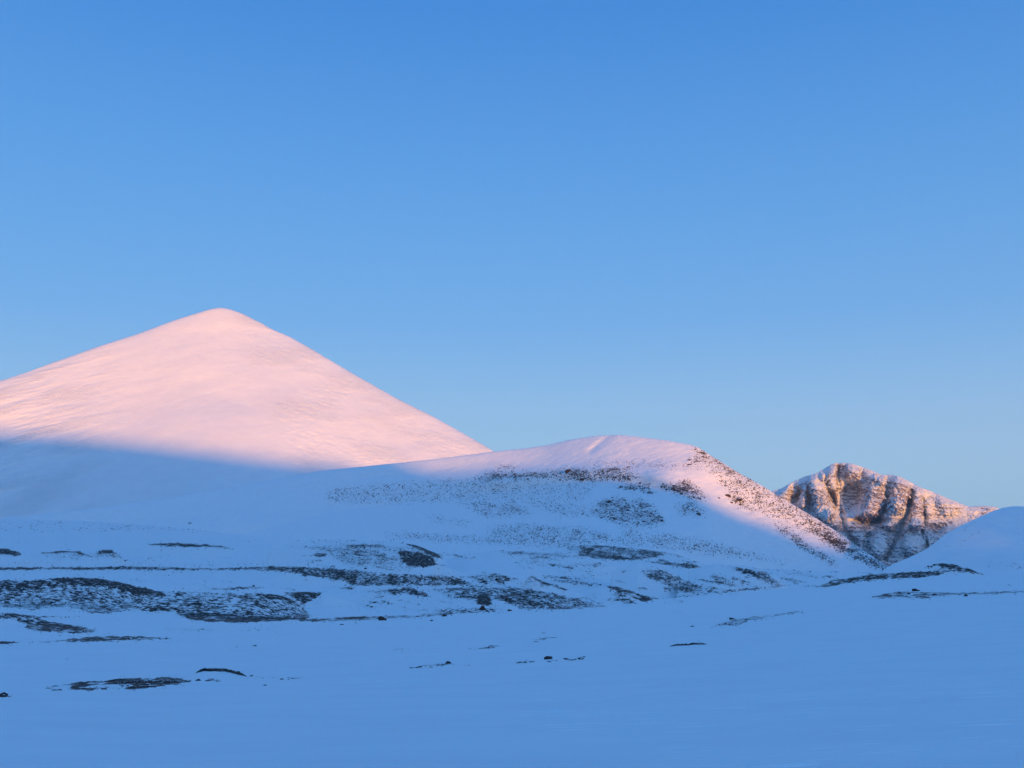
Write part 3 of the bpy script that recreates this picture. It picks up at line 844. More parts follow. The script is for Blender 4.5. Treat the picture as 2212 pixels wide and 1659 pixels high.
def cone_relief(u, v, r, p, z, t):
    x = r * np.sin(p)
    edge = 1.0
    big = 75 * fbm(x / 900, z / 700, 4, .48, 301)
    # a broad rib runs down from the summit to the right; both sides fall away from it
    ur = 478 + (v - 665) * .42
    dx = (u - ur) * r / FPX
    rib = -.24 * (np.sqrt(dx * dx + 650 ** 2) - 650)
    rib = 420 * np.tanh(rib / 420)
    bowl = -60 * np.exp(-((u - 330) / 150) ** 2 - ((v - 870) / 80) ** 2) - 35 * np.exp(-((u - 470) / 60) ** 2 - ((v - 850) / 40) ** 2)
    # rime and drift streaks; smooth snow in the bowl, rough crust on the right and low on the left
    wR = smooth01((u - ur) / 60 + .3)
    patch = smooth01(.45 + 1.6 * fbm(x / 420, z / 260, 3, .5, 311))
    st = fbm((x + z * 1.3) / 120, (z - x * .42) / 22, 4, .6, 305)
    st2 = fbm((x - z * 1.3) / 90, (z + x * .5) / 26, 4, .62, 309)
    gran = fbm(x / 26, z / 15, 3, .6, 315)
    lowL = smooth01((230 - u) / 160)
    fine = (1.0 * st * patch + 2.6 * st * lowL * patch) * (1 - wR) + (1.5 * st2 * (.4 + patch) + 2.2 * gran * patch) * wR
    top = smooth01((760 - v) / 60)
    fine = fine + 1.3 * gran * top
    return (big + rib + bowl) * edge + 1.6 * fine * edge, 1.1 * fine * (.3 + .7 * edge)


def cone_attr(u, v, x, y, z):
    a = np.zeros_like(u)
    a = np.maximum(a, .16 * np.exp(-((u - 640) / 60) ** 2 - ((v - 870) / 70) ** 2))
    return a


def cone_rough(u, v, x, y, z):
    ur = 478 + (v - 665) * .42
    wR = smooth01((u - ur) / 70 + .3)
    p1 = smooth01(.5 + 1.9 * fbm(x / 420 + z / 900, z / 200, 4, .55, 311))
    p2 = smooth01(.5 + 1.9 * fbm((x + z * 1.3) / 500, (z - x * .42) / 90, 3, .55, 313))
    left = smooth01((300 - u) / 200)
    return .15 + .9 * p1 * wR + (1 - wR) * p2 * (.25 + .75 * left) + .4 * smooth01((720 - v) / 60)


cone, cdat = build_mountain('snow_cone_mountain', CONE, [(-420, 5500), (0, 5750), (476, 6500), (1068, 5350), (1420, 5000)], 640, 330, cone_front, 1200, M_cone,
                            relief=cone_relief, attr=cone_attr, rough=cone_rough, crest_n=2.5, seed=3, smoothc=2.6)
tag(cone, 'tall cone-shaped snow mountain, lit pink above a blue shadow', 'mountain', kind='structure')

HILL = [(-420, 1150), (-200, 1140), (0, 1120), (200, 1099), (400, 1070), (560, 1043), (700, 1016), (820, 1004), (940, 992), (1068, 975), (1130, 969), (1180, 962), (1230, 950), (1290, 941), (1330, 939),
        (1370, 942), (1440, 951), (1490, 960), (1508, 966), (1540, 987), (1570, 1005), (1600, 1024), (1650, 1051), (1700, 1083), (1760, 1118), (1800, 1143), (1850, 1178), (1900, 1212), (1932, 1236), (1990, 1270), (2060, 1300)]


def hill_front(dz, p):
    return dz / math.tan(R(27)) + 40 * np.sqrt(dz / (dz + 15)) + .0012 * dz * dz + np.maximum(0, dz - 190) * 2.2 + np.maximum(0, dz - 330) * 4.0


def hill_relief(u, v, r, p, z, t):
    x = r * np.sin(p)
    edge = smooth01((1 - t) * 10) * .5 + .5
    big = 45 * fbm(x / 420, z / 160, 3, .5, 401)
    # the shoulder that turns towards the stony flank, and a terrace under the dome
    ter = 60 * np.exp(-((v - (1015 + .10 * np.abs(u - 1300))) / 16) ** 2) * smooth01((u - 1000) / 80) * smooth01((1480 - u) / 80)
    sh = 70 * np.exp(-((u - (1420 + (v - 1000) * .9)) / 45) ** 2) * smooth01((v - 990) / 30)
    fine = 2.2 * fbm((x + z) / 40, (z - .3 * x) / 14, 4, .6, 405)
    stn = sample(HM, u, v)
    lump = 3.0 * stn * fbm(x / 14, z / 7, 3, .6, 409)
    # wind-scooped hollows along the dome
    dome = -22 * np.exp(-((u - (1310 - (v - 945) * 1.2)) / 10) ** 2) * smooth01((960 - np.abs(v - 955)) / 955) * smooth01((985 - v) / 20)
    return (big + ter + sh + dome) * edge + (fine + lump) * edge, 0.8 * (fine + lump) * (.25 + .75 * edge)


hill, hdat = build_mountain('rounded_hill', HILL, [(-420, 3300), (400, 3700), (820, 4300), (1068, 4100), (1330, 3600), (1500, 3350), (1700, 3200), (1930, 3000), (2060, 2950)],
                            860, 340, hill_front, 1290, M_hill, mask=HM, relief=hill_relief, crest_n=1.6, seed=9, back=.3)
tag(hill, 'broad rounded snow hill with a stony right flank and pink top', 'hill', kind='structure')

# the rocky peak
PK = [(60, 620), (130, 500), (160, 420), (190, 372), (250, 358), (280, 340), (300, 330), (380, 287), (450, 256), (500, 243), (515, 240), (535, 232), (560, 222), (620, 185), (660, 160), (700, 150), (760, 147), (830, 154), (900, 178),
      (980, 208), (1050, 238), (1075, 247), (1090, 245), (1150, 243), (1220, 263), (1300, 303), (1360, 338), (1450, 371), (1550, 414), (1650, 455), (1765, 500),
      (1800, 499), (1900, 493), (1960, 500), (1990, 506), (2050, 540), (2150, 600), (2300, 700)]

RIBS = [  # region, line, half width (frame units), how far it stands out (m)
    (11, [(850, 450), (930, 750), (1000, 1020)], 17, 190),
    (11, [(1150, 1100), (1190, 1240)], 12, 90),
    (11, [(600, 640), (575, 900)], 7, 75),
    (11, [(420, 560), (260, 700), (220, 800)], 13, 110),
    (11, [(1160, 180), (1130, 400), (1150, 580)], 8, 80),
    (11, [(1540, 170), (1560, 400)], 14, 90),
    (11, [(1860, 260), (1880, 360)], 11, 60),
    (11, [(2010, 520), (1960, 850), (1850, 1050)], 18, 170),
    (11, [(2110, 400), (2080, 480)], 7, 60),
    (12, [(760, 200), (720, 450), (620, 620)], 19, 150),
    (12, [(1060, 400), (1030, 700), (980, 980)], 11, 130),
    (12, [(640, 730), (500, 950)], 17, 130),
    (12, [(1230, 640), (1230, 760)], 9, 60),
    (12, [(1550, 560), (1620, 700)], 16, 60),
    (12, [(950, 1150), (960, 1450)], 20, 110),
    (12, [(330, 1300), (320, 1500)], 16, 100),
    (12, [(1180, 1150), (1220, 1300)], 6, 50),
]
GULLIES = [
    (11, [(880, 380), (1050, 600), (1180, 850), (1220, 1020), (1330, 1200), (1400, 1400), (1600, 1700)], 6.5, 100),
    (11, [(1250, 110), (1250, 400), (1280, 800), (1320, 1050)], 5, 80),
    (11, [(1690, 200), (1700, 370)], 3, 35),
    (11, [(660, 700), (680, 1000)], 4, 40),
    (12, [(420, 130), (440, 480), (530, 720)], 5, 70),
    (12, [(850, 590), (820, 850), (710, 1100), (640, 1300), (520, 1500), (430, 1700)], 4.5, 70),
    (12, [(1120, 540), (1165, 900), (1200, 1200), (1190, 1480)], 3.5, 55),
    (12, [(100, 1250), (60, 1450), (130, 1620)], 6, 50),
]
HOLLOWS = [(11, (1500, 720), 25, 36, 230), (11, (430, 690), 14, 25, 170), (11, (705, 760), 6, 28, 110), (11, (1870, 1190), 42, 8, 130),
           (12, (150, 960), 28, 10, 110), (12, (860, 620), 8, 8, 90), (12, (1130, 1150), 5, 16, 60), (12, (1400, 1130), 18, 12, 80), (12, (980, 1170), 22, 6, 60),
           (11, (1320, 300), 12, 22, 70), (11, (1130, 780), 9, 22, 110)]


def seg_dist(u, v, pts):
    d = np.full(u.shape, 1e9)
    for a, b in zip(pts[:-1], pts[1:]):
        L = (b[0] - a[0]) ** 2 + (b[1] - a[1]) ** 2
        t = np.clip(((u - a[0]) * (b[0] - a[0]) + (v - a[1]) * (b[1] - a[1])) / L, 0, 1)
        d = np.minimum(d, np.hypot(u - a[0] - t * (b[0] - a[0]), v - a[1] - t * (b[1] - a[1])))
    return d


def peak_front(dz, p):
    return dz / math.tan(R(47)) + 40 * np.sqrt(dz / (dz + 25))


def peak_relief(u, v, r, p, z, t):
    x = r * np.sin(p)
    wu = u + 6 * fbm(u / 13, v / 16, 4, .6, 501)
    wv = v + 6 * fbm(u / 16, v / 13, 4, .6, 505)
    s = np.zeros_like(u)
    for rg, pts, w, h in RIBS:
        d = seg_dist(wu, wv, reg(rg, pts)) / w
        d = d + .30 * fbm(u / 5, v / 7, 3, .55, 541)
        s = s + 1.35 * h * (.75 * np.clip(1.5 * (1.45 - d), 0, 1) + .25 * np.exp(-d * d))
    for rg, pts, w, h in GULLIES:
        d = seg_dist(wu, wv, reg(rg, pts)) / w
        s = s - 1.4 * h * np.exp(-d * d)
    for rg, c, wx, wy, h in HOLLOWS:
        c = reg(rg, [c])[0]
        q_ = ((wu - c[0]) / wx) ** 2 + ((wv - c[1]) / wy) ** 2
        s = s - h * np.exp(-q_ ** 2)
    # broken faces: vertical flutes and level ledges dipping to the right
    s = s + 34 * fbm(x / 190 + z / 420, z / 150, 5, .58, 511, ridged=True)
    lz = z + .10 * x + 22 * fbm(x / 240, z / 200, 2, .5, 515)
    led = (lz / 34) % 1.0
    led = smooth01(led * 1.6) - led
    k = smooth01(.5 + 1.3 * fbm(x / 260, z / 160, 2, .5, 517))
    s = s + 13 * fbm(x / 62 + z / 300, z / 48, 3, .55, 531, ridged=True)
    s = s + 24 * led * k + 9 * fbm(x / 38, z / 22, 4, .6, 519)
    edge = smooth01((1 - t) * 16) * .6 + .4
    return s * edge, 4.5 * fbm(x / 45, z / 25, 3, .6, 521) * (.25 + .75 * edge)


PM = new_mask() + 0.60
PSNOW = [  # outlines of the snowier and the barer parts (region, outline, density)
    (11, [(780, 300), (1050, 200), (1010, 420), (960, 500), (860, 420)], .15),
    (11, [(700, 430), (830, 400), (980, 500), (1040, 620), (900, 590), (800, 600), (720, 560)], .22),
    (11, [(250, 580), (300, 500), (640, 350), (760, 340), (780, 390), (560, 480), (430, 560)], .45),
    (11, [(290, 800), (400, 640), (600, 500), (560, 640), (500, 800), (430, 900)], .74),
    (11, [(770, 640), (1000, 600), (1120, 820), (1150, 960), (900, 930), (780, 900)], .72),
    (11, [(830, 960), (1150, 950), (1180, 1040), (1060, 1080), (1050, 1250), (900, 1130), (830, 1020)], .24),
    (11, [(1050, 640), (1230, 620), (1260, 900), (1180, 940)], .85),
    (11, [(1070, 420), (1200, 400), (1220, 600), (1100, 620)], .35),
    (11, [(1200, 140), (1440, 160), (1430, 390), (1220, 400)], .78),
    (11, [(1440, 180), (1670, 200), (1670, 380), (1500, 420), (1430, 400)], .62),
    (11, [(1270, 410), (1500, 420), (1500, 480), (1400, 560), (1280, 560)], .18),
    (11, [(1500, 440), (1900, 430), (1900, 520), (1600, 600), (1350, 560)], .52),
    (11, [(1340, 620), (1850, 580), (1800, 700), (1600, 850), (1560, 960), (1420, 1040), (1330, 900)], .90),
    (11, [(1240, 640), (1290, 640), (1330, 900), (1250, 860)], .20),
    (11, [(1180, 940), (1260, 950), (1280, 1100), (1480, 1050), (1480, 1300), (1400, 1420), (1320, 1200), (1200, 1060)], .10),
    (11, [(1600, 1100), (2200, 1000), (2212, 1300), (1900, 1350), (1550, 1280)], .78),
    (11, [(1560, 900), (1700, 850), (1700, 1080), (1500, 1200)], .35),
    (11, [(1750, 640), (2080, 560), (2180, 950), (1900, 1060), (1700, 1080), (1720, 860)], .80),
    (11, [(1900, 500), (2010, 480), (2060, 560), (1930, 600)], .4),
    (12, [(560, 240), (960, 260), (1000, 500), (780, 590), (600, 600), (500, 450)], .74),
    (12, [(440, 100), (600, 130), (950, 250), (1030, 330), (1000, 480), (900, 300), (600, 220), (440, 180)], .28),
    (12, [(420, 200), (560, 230), (520, 420), (430, 480)], .45),
    (12, [(770, 590), (930, 560), (930, 660), (820, 720), (740, 690)], .95),
    (12, [(900, 620), (1120, 560), (1150, 850), (1000, 860), (880, 860)], .68),
    (12, [(860, 900), (1150, 880), (1160, 1000), (1080, 1040), (830, 1060)], .2),
    (12, [(300, 960), (550, 740), (720, 850), (700, 1000), (580, 1060), (330, 1070)], .40),
    (12, [(740, 700), (900, 650), (880, 860), (760, 1060), (680, 1240), (600, 1280), (680, 1080), (770, 880)], .06),
    (12, [(640, 1250), (800, 1230), (1100, 1240), (1150, 1420), (880, 1460), (600, 1480), (560, 1400)], .14),
    (12, [(790, 1120), (1080, 1060), (1200, 1100), (1190, 1260), (900, 1240)], .74),
    (12, [(200, 1380), (380, 1330), (440, 1420), (400, 1520), (220, 1500)], .2),
    (12, [(1160, 870), (1230, 1060), (1230, 1200), (1310, 1430), (1260, 1480), (1190, 1300)], .15),
    (12, [(1050, 330), (1300, 380), (1900, 660), (1980, 700), (1400, 480), (1120, 520)], .22),
    (12, [(1120, 560), (1400, 500), (1450, 700), (1200, 780)], .42),
    (12, [(1400, 540), (1600, 560), (1880, 700), (1600, 740), (1450, 680)], .42),
    (12, [(1160, 780), (1800, 760), (1900, 700), (2212, 680), (2212, 900), (1800, 1000), (1500, 980), (1200, 960)], .40),
    (12, [(1250, 1030), (1570, 1040), (1450, 1230), (1260, 1250)], .70),
    (12, [(1500, 1100), (2000, 860), (2212, 760), (2212, 1000), (1700, 1250), (1450, 1400)], .28),
]
for i, (r, pts, d) in enumerate(PSNOW):
    poly_fill(PM, reg(r, pts), d, soft=1.6, wob=3.2, seed=800 + i * 7, mode='set')
# snow lies along the whole crest
pk2212 = reg(4, PK)
for i in range(len(pk2212) - 1):
    a, b = pk2212[i], pk2212[i + 1]
    th = 3.5 if a[0] > 1890 else 2.2
    poly_fill(PM, [(a[0], a[1] - 8), (b[0], b[1] - 8), (b[0], b[1] + th), (a[0], a[1] + th)], .08, .8, 1.2, 1500 + i, mode='set')


def peak_attr(u, v, x, y, z):
    a = np.minimum(sample(PM, u, v), .74)
    # snow lies where the face is gentle, rock stands where it is steep
    dzi = np.gradient(z, axis=1)
    dri = np.hypot(np.gradient(x, axis=1), np.gradient(y, axis=1)) * np.sign(np.gradient(np.hypot(x, y), axis=1))
    steep = np.arctan2(dzi, np.maximum(dri, .5))
    a = a + .34 * (smooth01((steep - R(36)) / R(40)) - .5) - .14
    return np.clip(a, 0, 1)


pcrest = reg(4, PK)
peak, pdat = build_mountain('rocky_peak', pcrest, [(1600, 8600), (1820, 9000), (2212, 8800)], 600, 430, peak_front, 1272, M_peak, relief=peak_relief,
                            attr=peak_attr, crest_n=3.0, seed=15, back=.5, smoothc=1.2)
tag(peak, 'craggy rock peak with snow gullies, its upper buttresses glowing in low sun', 'mountain', kind='structure')

RH = [(1790, 1330), (1860, 1270), (1921, 1222), (1967, 1203), (2007, 1183), (2037, 1158), (2074, 1136), (2115, 1117), (2142, 1105), (2168, 1096), (2190, 1093.4), (2212, 1094), (2280, 1100), (2380, 1118), (2520, 1150)]


def rh_front(dz, p):
    return dz / math.tan(R(17)) + 70 * np.sqrt(dz / (dz + 15)) + np.maximum(0, dz - 90) * 3


def rh_relief(u, v, r, p, z, t):
    x = r * np.sin(p)
    s = 40 * fbm(x / 300, z / 90, 4, .5, 601) + 2.5 * fbm(x / 30, z / 8, 4, .6, 603)
    e = smooth01((1 - t) * 10) * .9 + .1
    return s * e, .5 * fbm(x / 20, z / 8, 4, .6, 605)


RM = new_mask()
for i, (r, pts, d) in enumerate([(3, [(1750, 760), (1900, 700), (2000, 640), (1980, 690), (1850, 750)], .3), (3, [(2000, 820), (2212, 830), (2212, 880), (2000, 860)], .3),
                                 (12, [(1700, 1180), (2100, 960), (2212, 1000), (1800, 1240)], .36)]):
    poly_fill(RM, reg(r, pts), d, 8, 8, 1700 + i)
rh, rdat = build_mountain('smooth_hill', RH, [(1790, 2500), (1921, 2700), (2200, 3000), (2520, 3000)], 260, 150, rh_front, 1300, M_far, mask=RM, relief=rh_relief, crest_n=.6, seed=19, back=.3)
tag(rh, 'smooth shaded snow hill at the right edge, before the rocky peak', 'hill', kind='structure')

# snow plain below and beyond everything
nphi, nrad = 96, 40
pp = np.linspace(-math.pi, math.pi, nphi, endpoint=False)
rad = np.geomspace(2500, 14500, nrad)
PP, RD = np.meshgrid(pp, rad, indexing='ij')
zpl = -405 - 0.0 * RD + 25 * fbm(RD * np.sin(PP) / 2500, RD * np.cos(PP) / 2500, 3, .5, 701)
plain = grid_mesh('snow_plain', RD * np.sin(PP), RD * np.cos(PP), zpl, M_far, {'rock': zpl * 0}, wrap=True)
tag(plain, 'wide snow plain stretching away beneath the mountains', 'snow plain', kind='structure')

# ------------------------------------------------------------------ the mountain range on the sun's side: its shadow is what leaves the valley blue
TAN = math.tan(SUN_EL)
cA, sA = math.cos(ALPHA), math.sin(ALPHA)


def edge_point(dat, u0, v0):
    x, y, z, u, v, nr = dat
    d = (u[:, :nr] - u0) ** 2 + (v[:, :nr] - v0) ** 2
    i = np.unravel_index(np.argmin(d), d.shape)
    X_, Y_, Z_ = x[i], y[i], z[i]
    s = X_ * cA + Y_ * sA
    t = -X_ * sA + Y_ * cA
    return s, Z_ + t * TAN


EP = []
for dat, pts in ((cdat, [(0, 934), (150, 940), (300, 956), (420, 973), (520, 987), (650, 1000), (780, 1005)]),
                 (hdat, [(900, 1022), (1000, 1016), (1100, 1010), (1250, 1012), (1350, 1018), (1500, 1072), (1600, 1106), (1700, 1142), (1790, 1175), (1860, 1210)])):
    for p in pts:
        EP.append(edge_point(dat, *p))
PKP = [edge_point(pdat, *reg(4, [p])[0]) for p in ((300, 430), (700, 660), (1000, 640), (1240, 660), (1420, 640), (1600, 545), (1900, 540))]
print('EDGE', [(round(a), round(b)) for a, b in EP], 'PEAK', [(round(a), round(b)) for a, b in PKP])
EP.sort()
es = np.array([e[0] for e in EP])
ee = np.array([e[1] for e in EP])
pS = np.mean([e[0] for e in PKP])
pE = np.median([e[1] for e in PKP])
ks = np.concatenate([[-9000, es[0] - 1500], es, [es[-1] + 110, es[-1] + 500, es[-1] + 1200, pS - 1500, pS, pS + 1500, pS + 3500]])
kE = np.concatenate([[ee[0] + 300, ee[0] + 150], ee, [ee[-1] + 185, ee[-1] + 290, ee[-1] + 330, pE + 30, pE, pE - 20, pE + 200]])
T0 = -8500.0
s_ax = np.linspace(-8500, 9500, 700)
E_s = blur1(np.interp(s_ax, ks, kE), 2.2, 0)
ridge_z = E_s - T0 * TAN
ridge_z += 6 * fbm(s_ax / 160, s_ax * 0, 4, .5, 801)
q = np.linspace(-1, 1, 61)
S2, Q2 = np.meshgrid(s_ax, q, indexing='ij')
wid = 3000.0
tt = T0 + Q2 * wid
hh = -430 + (ridge_z[:, None] + 430) * (1 - np.abs(Q2)) ** 1.15
hh += 40 * fbm(S2 / 500, tt / 500, 4, .5, 805) * np.abs(Q2) * 2 * (1 - np.abs(Q2))
xx = S2 * cA - tt * sA
yy = S2 * sA + tt * cA
rng_o = grid_mesh('mountain_range', xx, yy, hh, M_far, {'rock': hh * 0})
tag(rng_o, 'snowy mountain range on the sun side whose shadow fills the valley', 'mountain range', kind='structure')

# ------------------------------------------------------------------ where the eye meets the slopes: lets stones be set on what is seen
CELL = 2.0
VW, VH = int(2500 / CELL), int(800 / CELL)
vis_xyz = np.zeros((VH, VW, 3))
vis_r = np.full((VH, VW), np.inf)
vis_id = np.full((VH, VW), -1)
srcs = [(0, Gdat), (1, hdat[:3]), (2, cdat[:3]), (3, rdat[:3]), (4, pdat[:3])]
for k, (x, y, z) in srcs:
    x, y, z = x.ravel(), y.ravel(), z.ravel()
    m = y > 4
    x, y, z = x[m], y[m], z[m]
    u, v = project(x, y, z)
    r = np.hypot(x, y)
    iu = ((u + 140) / CELL).astype(int)
    iv = ((v - MV0) / CELL).astype(int)
    ok = (iu >= 0) & (iu < VW) & (iv >= 0) & (iv < VH)
    idx = np.where(ok)[0]
    idx = idx[np.argsort(-r[idx])]
    cur = vis_r[iv[idx], iu[idx]]
    keep = r[idx] < cur
    idx = idx[keep]
    vis_r[iv[idx], iu[idx]] = r[idx]
    vis_xyz[iv[idx], iu[idx]] = np.stack([x[idx], y[idx], z[idx]], -1)
    vis_id[iv[idx], iu[idx]] = k


def spot(u, v, want=None):
    iu = int((u + 140) / CELL)
    iv = int((v - MV0) / CELL)
    for rad_ in range(0, 5):
        best = None
        for a in range(-rad_, rad_ + 1):
            for b in range(-rad_, rad_ + 1):
                q_ = (min(max(iv + a, 0), VH - 1), min(max(iu + b, 0), VW - 1))
                if vis_id[q_] >= 0 and (want is None or vis_id[q_] in want):
                    if best is None or vis_r[q_] < vis_r[best]:
                        best = q_
        if best:
            return Vector(vis_xyz[best]), vis_r[best], vis_id[best]
    return None


def rock_shape(seed, sub=2, flat=.6, nplanes=9):
    """a faceted stone about 1 across, its base slightly below 0"""
    import bmesh
    r_ = np.random.default_rng(seed)
    bm = bmesh.new()
    bmesh.ops.create_icosphere(bm, subdivisions=sub, radius=1.0)
    co = np.array([v.co[:] for v in bm.verts])
    for _ in range(nplanes):
        n = r_.normal(size=3)
        n /= np.linalg.norm(n)
        d = r_.uniform(.45, .85)
        k = co @ n
        co = co - np.maximum(k - d, 0)[:, None] * n[None]
    co += .05 * r_.normal(size=co.shape)
    co *= np.array([r_.uniform(.85, 1.15), r_.uniform(.6, 1.0), flat])
    co *= .5 / max(abs(co[:, 0]).max(), .1)
    f = np.array([[v.index for v in fc.verts] for fc in bm.faces])
    bm.free()
    return co, f


ROCKS = []
for k in range(10):
    co, f = rock_shape(900 + k, 2, [.55, .7, .45, .8, .6][k % 5])
    me = bpy.data.meshes.new('boulder')
    me.from_pydata(co.tolist(), [], f.tolist())
    me.materials.append(M_stone)
    ROCKS.append(me)
ROCKS_H = []
for k in range(8):
    co, f = rock_shape(950 + k, 2, [.7, .9, .6, .8][k % 4])
    me = bpy.data.meshes.new('boulder')
    me.from_pydata(co.tolist(), [], f.tolist())
    me.materials.append(M_stone)
    ROCKS_H.append(me)
n_b = 0


def boulder(u, v, w, label, group=None, want=None, name='boulder', squash=1.0):
    """a stone w frame units wide"""
    global n_b
    s_ = spot(u, v, want)
    if not s_:
        return None
    p, r, k = s_
    lib = ROCKS if k == 0 else ROCKS_H
    me = lib[n_b % len(lib)]
    n_b += 1
    o = bpy.data.objects.new(name, me)
    col.objects.link(o)
    size = w * r / FPX
    o.location = p - Vector((0, 0, size * .02))
    o.rotation_euler = (random.uniform(-.15, .15), random.uniform(-.15, .15), random.uniform(-.5, .5) + random.choice([0, math.pi]))
    o.scale = (size, size * random.uniform(.8, 1.1), size * random.uniform(.8, 1.1) * squash)
    if name == 'boulder' and any(w_ in label for w_ in ('flat', 'thin', 'low ')):
        o.scale.z *= .8
    tag(o, label, 'boulder', group)
    return o


def at_reg(r, x, y, w):
    p = reg(r, [(x, y)])[0]
    return p[0], p[1], w * REG[r][2]


SINGLE = [
    (1, 350, 1292, 65, 'dark rounded boulder at the left end of the near stone streak'),
    (1, 535, 932, 36, 'right one of two dark boulders at the foot of the left heather bank'),
    (1, 455, 932, 46, 'low left one of two dark boulders at the foot of the left heather bank'),
    (1, 1235, 1235, 48, 'low dark stone just right of the near stone streak'),
    (1, 650, 1283, 34, 'small dark stone under the middle of the near stone streak'),
    (1, 1645, 1261, 24, 'lone small stone in open snow right of the crescent outcrop'),
    (1, 1580, 1014, 30, 'small dark stone in open snow below the great dark mound'),
    (1, 1480, 1015, 16, 'tiny stone in open snow below the great dark mound'),
    (1, 22, 1333, 60, 'flat dark stone cut by the left edge of the picture'),
    (1, 1300, 1227, 36, 'thin flat stone below the right half of the crescent outcrop'),
    (1, 1370, 1236, 36, 'thin flat stone below the right tip of the crescent outcrop'),
    (1, 900, 656, 26, 'small stone on the skyline of the great dark mound'),
    (1, 1140, 659, 18, 'small stone lying in snow behind the great dark mound'),
    (1, 1580, 650, 26, 'dark stone among the row behind the great dark mound'),
    (1, 1730, 511, 22, 'small stone standing above the long heather band'),
    (1, 772, 487, 18, 'small stone at the tail of the little peaked mound on the left'),
    (1, 1180, 250, 24, 'small dark stone alone on the slope above the long thin outcrop'),
    (1, 365, 257, 14, 'tiny stone high on the left snow slope, right one of two'),
    (1, 235, 258, 14, 'tiny stone high on the left snow slope, left one of two'),
    (2, 1515, 1094, 62, 'dark humped boulder alone in the middle of the near snowfield'),
    (2, 1385, 1114, 50, 'flat dark stone just left of the humped boulder in the near snowfield'),
    (2, 1725, 1088, 46, 'flat stone ending the thin streak right of the humped boulder'),
    (2, 1488, 934, 28, 'small flat stone in open snow above the middle of the near snowfield'),
    (2, 890, 1128, 54, 'flat dark stone in the short streak left of the picture centre'),
    (2, 1165, 1020, 44, 'flat dark stone in the small patch above the near streaks'),
    (2, 385, 534, 26, 'dark boulder on top of the long heather band'),
    (2, 485, 857, 62, 'humped dark boulder on the near crest, left part'),
    (2, 320, 873, 18, 'small stone below the near crest, left part'),
    (2, 790, 861, 22, 'small stone alone below the near crest'),
    (2, 230, 883, 26, 'low stone lying below the left end of the near crest'),
    (2, 705, 829, 34, 'dark stone on the near crest left of the rocky bank'),
    (2, 870, 823, 34, 'low dark stone on the near crest below the rocky bank'),
    (2, 1025, 804, 40, 'dark boulder on the near crest under the rocky bank'),
    (2, 1110, 792, 62, 'largest dark boulder on the near crest under the rocky bank'),
    (2, 1160, 794, 24, 'small dark boulder touching the largest one on the near crest'),
    (2, 1275, 798, 38, 'rounded boulder half sunk behind the near crest'),
    (3, 652, 1134, 32, 'square dark boulder standing over the stone streak on the right slope'),
    (3, 445, 1170, 20, 'small stone alone left of the stone streak on the right slope'),
    (3, 1020, 1008, 22, 'small stone alone on the snow below the crest on the right'),
    (3, 1280, 1038, 38, 'thin flat stone left of the long stone band on the right'),
    (3, 1555, 989, 36, 'pointed dark stone on the long stone band on the right, left one of two'),
    (3, 1632, 988, 36, 'pointed dark stone on the long stone band on the right, right one of two'),
    (3, 2050, 999, 42, 'flat stone under the right end of the long stone band'),
    (3, 1905, 1009, 32, 'small flat stone below the long stone band on the right'),
    (3, 2170, 986, 54, 'flat dark stone ending the long stone band at the right edge'),
    (3, 1822, 841, 24, 'small boulder on the very top of the dark knoll under the right hill'),
    (6, 1010, 402, 36, 'large dark boulder in the band of ledges under the hill top'),
    (6, 925, 432, 24, 'square dark boulder alone below the band of ledges'),
    (6, 1465, 496, 42, 'largest dark crag at the edge of the upper boulder field'),
    (6, 1980, 512, 46, 'dark crag at the inner edge of the stony flank, left one of two'),
    (6, 2055, 540, 52, 'tall dark crag at the inner edge of the stony flank, right one of two'),
    (6, 2010, 552, 26, 'small dark rock between the two crags of the stony flank'),
    (6, 1925, 528, 20, 'lone dark rock in clean snow left of the two crags'),
    (6, 1785, 636, 30, 'dark boulder lowest in the right group under the shoulder'),
    (6, 1820, 222, 40, 'brown crag where the stony flank begins at the top of the hill'),
    (6, 1728, 302, 34, 'long brown rock in pink snow left of the top of the stony flank'),
    (6, 548, 316, 42, 'flat dark ledge rock on the shadow line left of the dome'),
    (6, 915, 351, 64, 'long flat ledge rock just under the shadow line of the dome'),
    (6, 207, 516, 20, 'lone dark rock low on the left of the middle hill'),
    (6, 768, 621, 18, 'lone dark rock left of the big boulder field on the hill'),
]
for r, x, y, w, lab in SINGLE:
    boulder(*at_reg(r, x, y, w), lab)
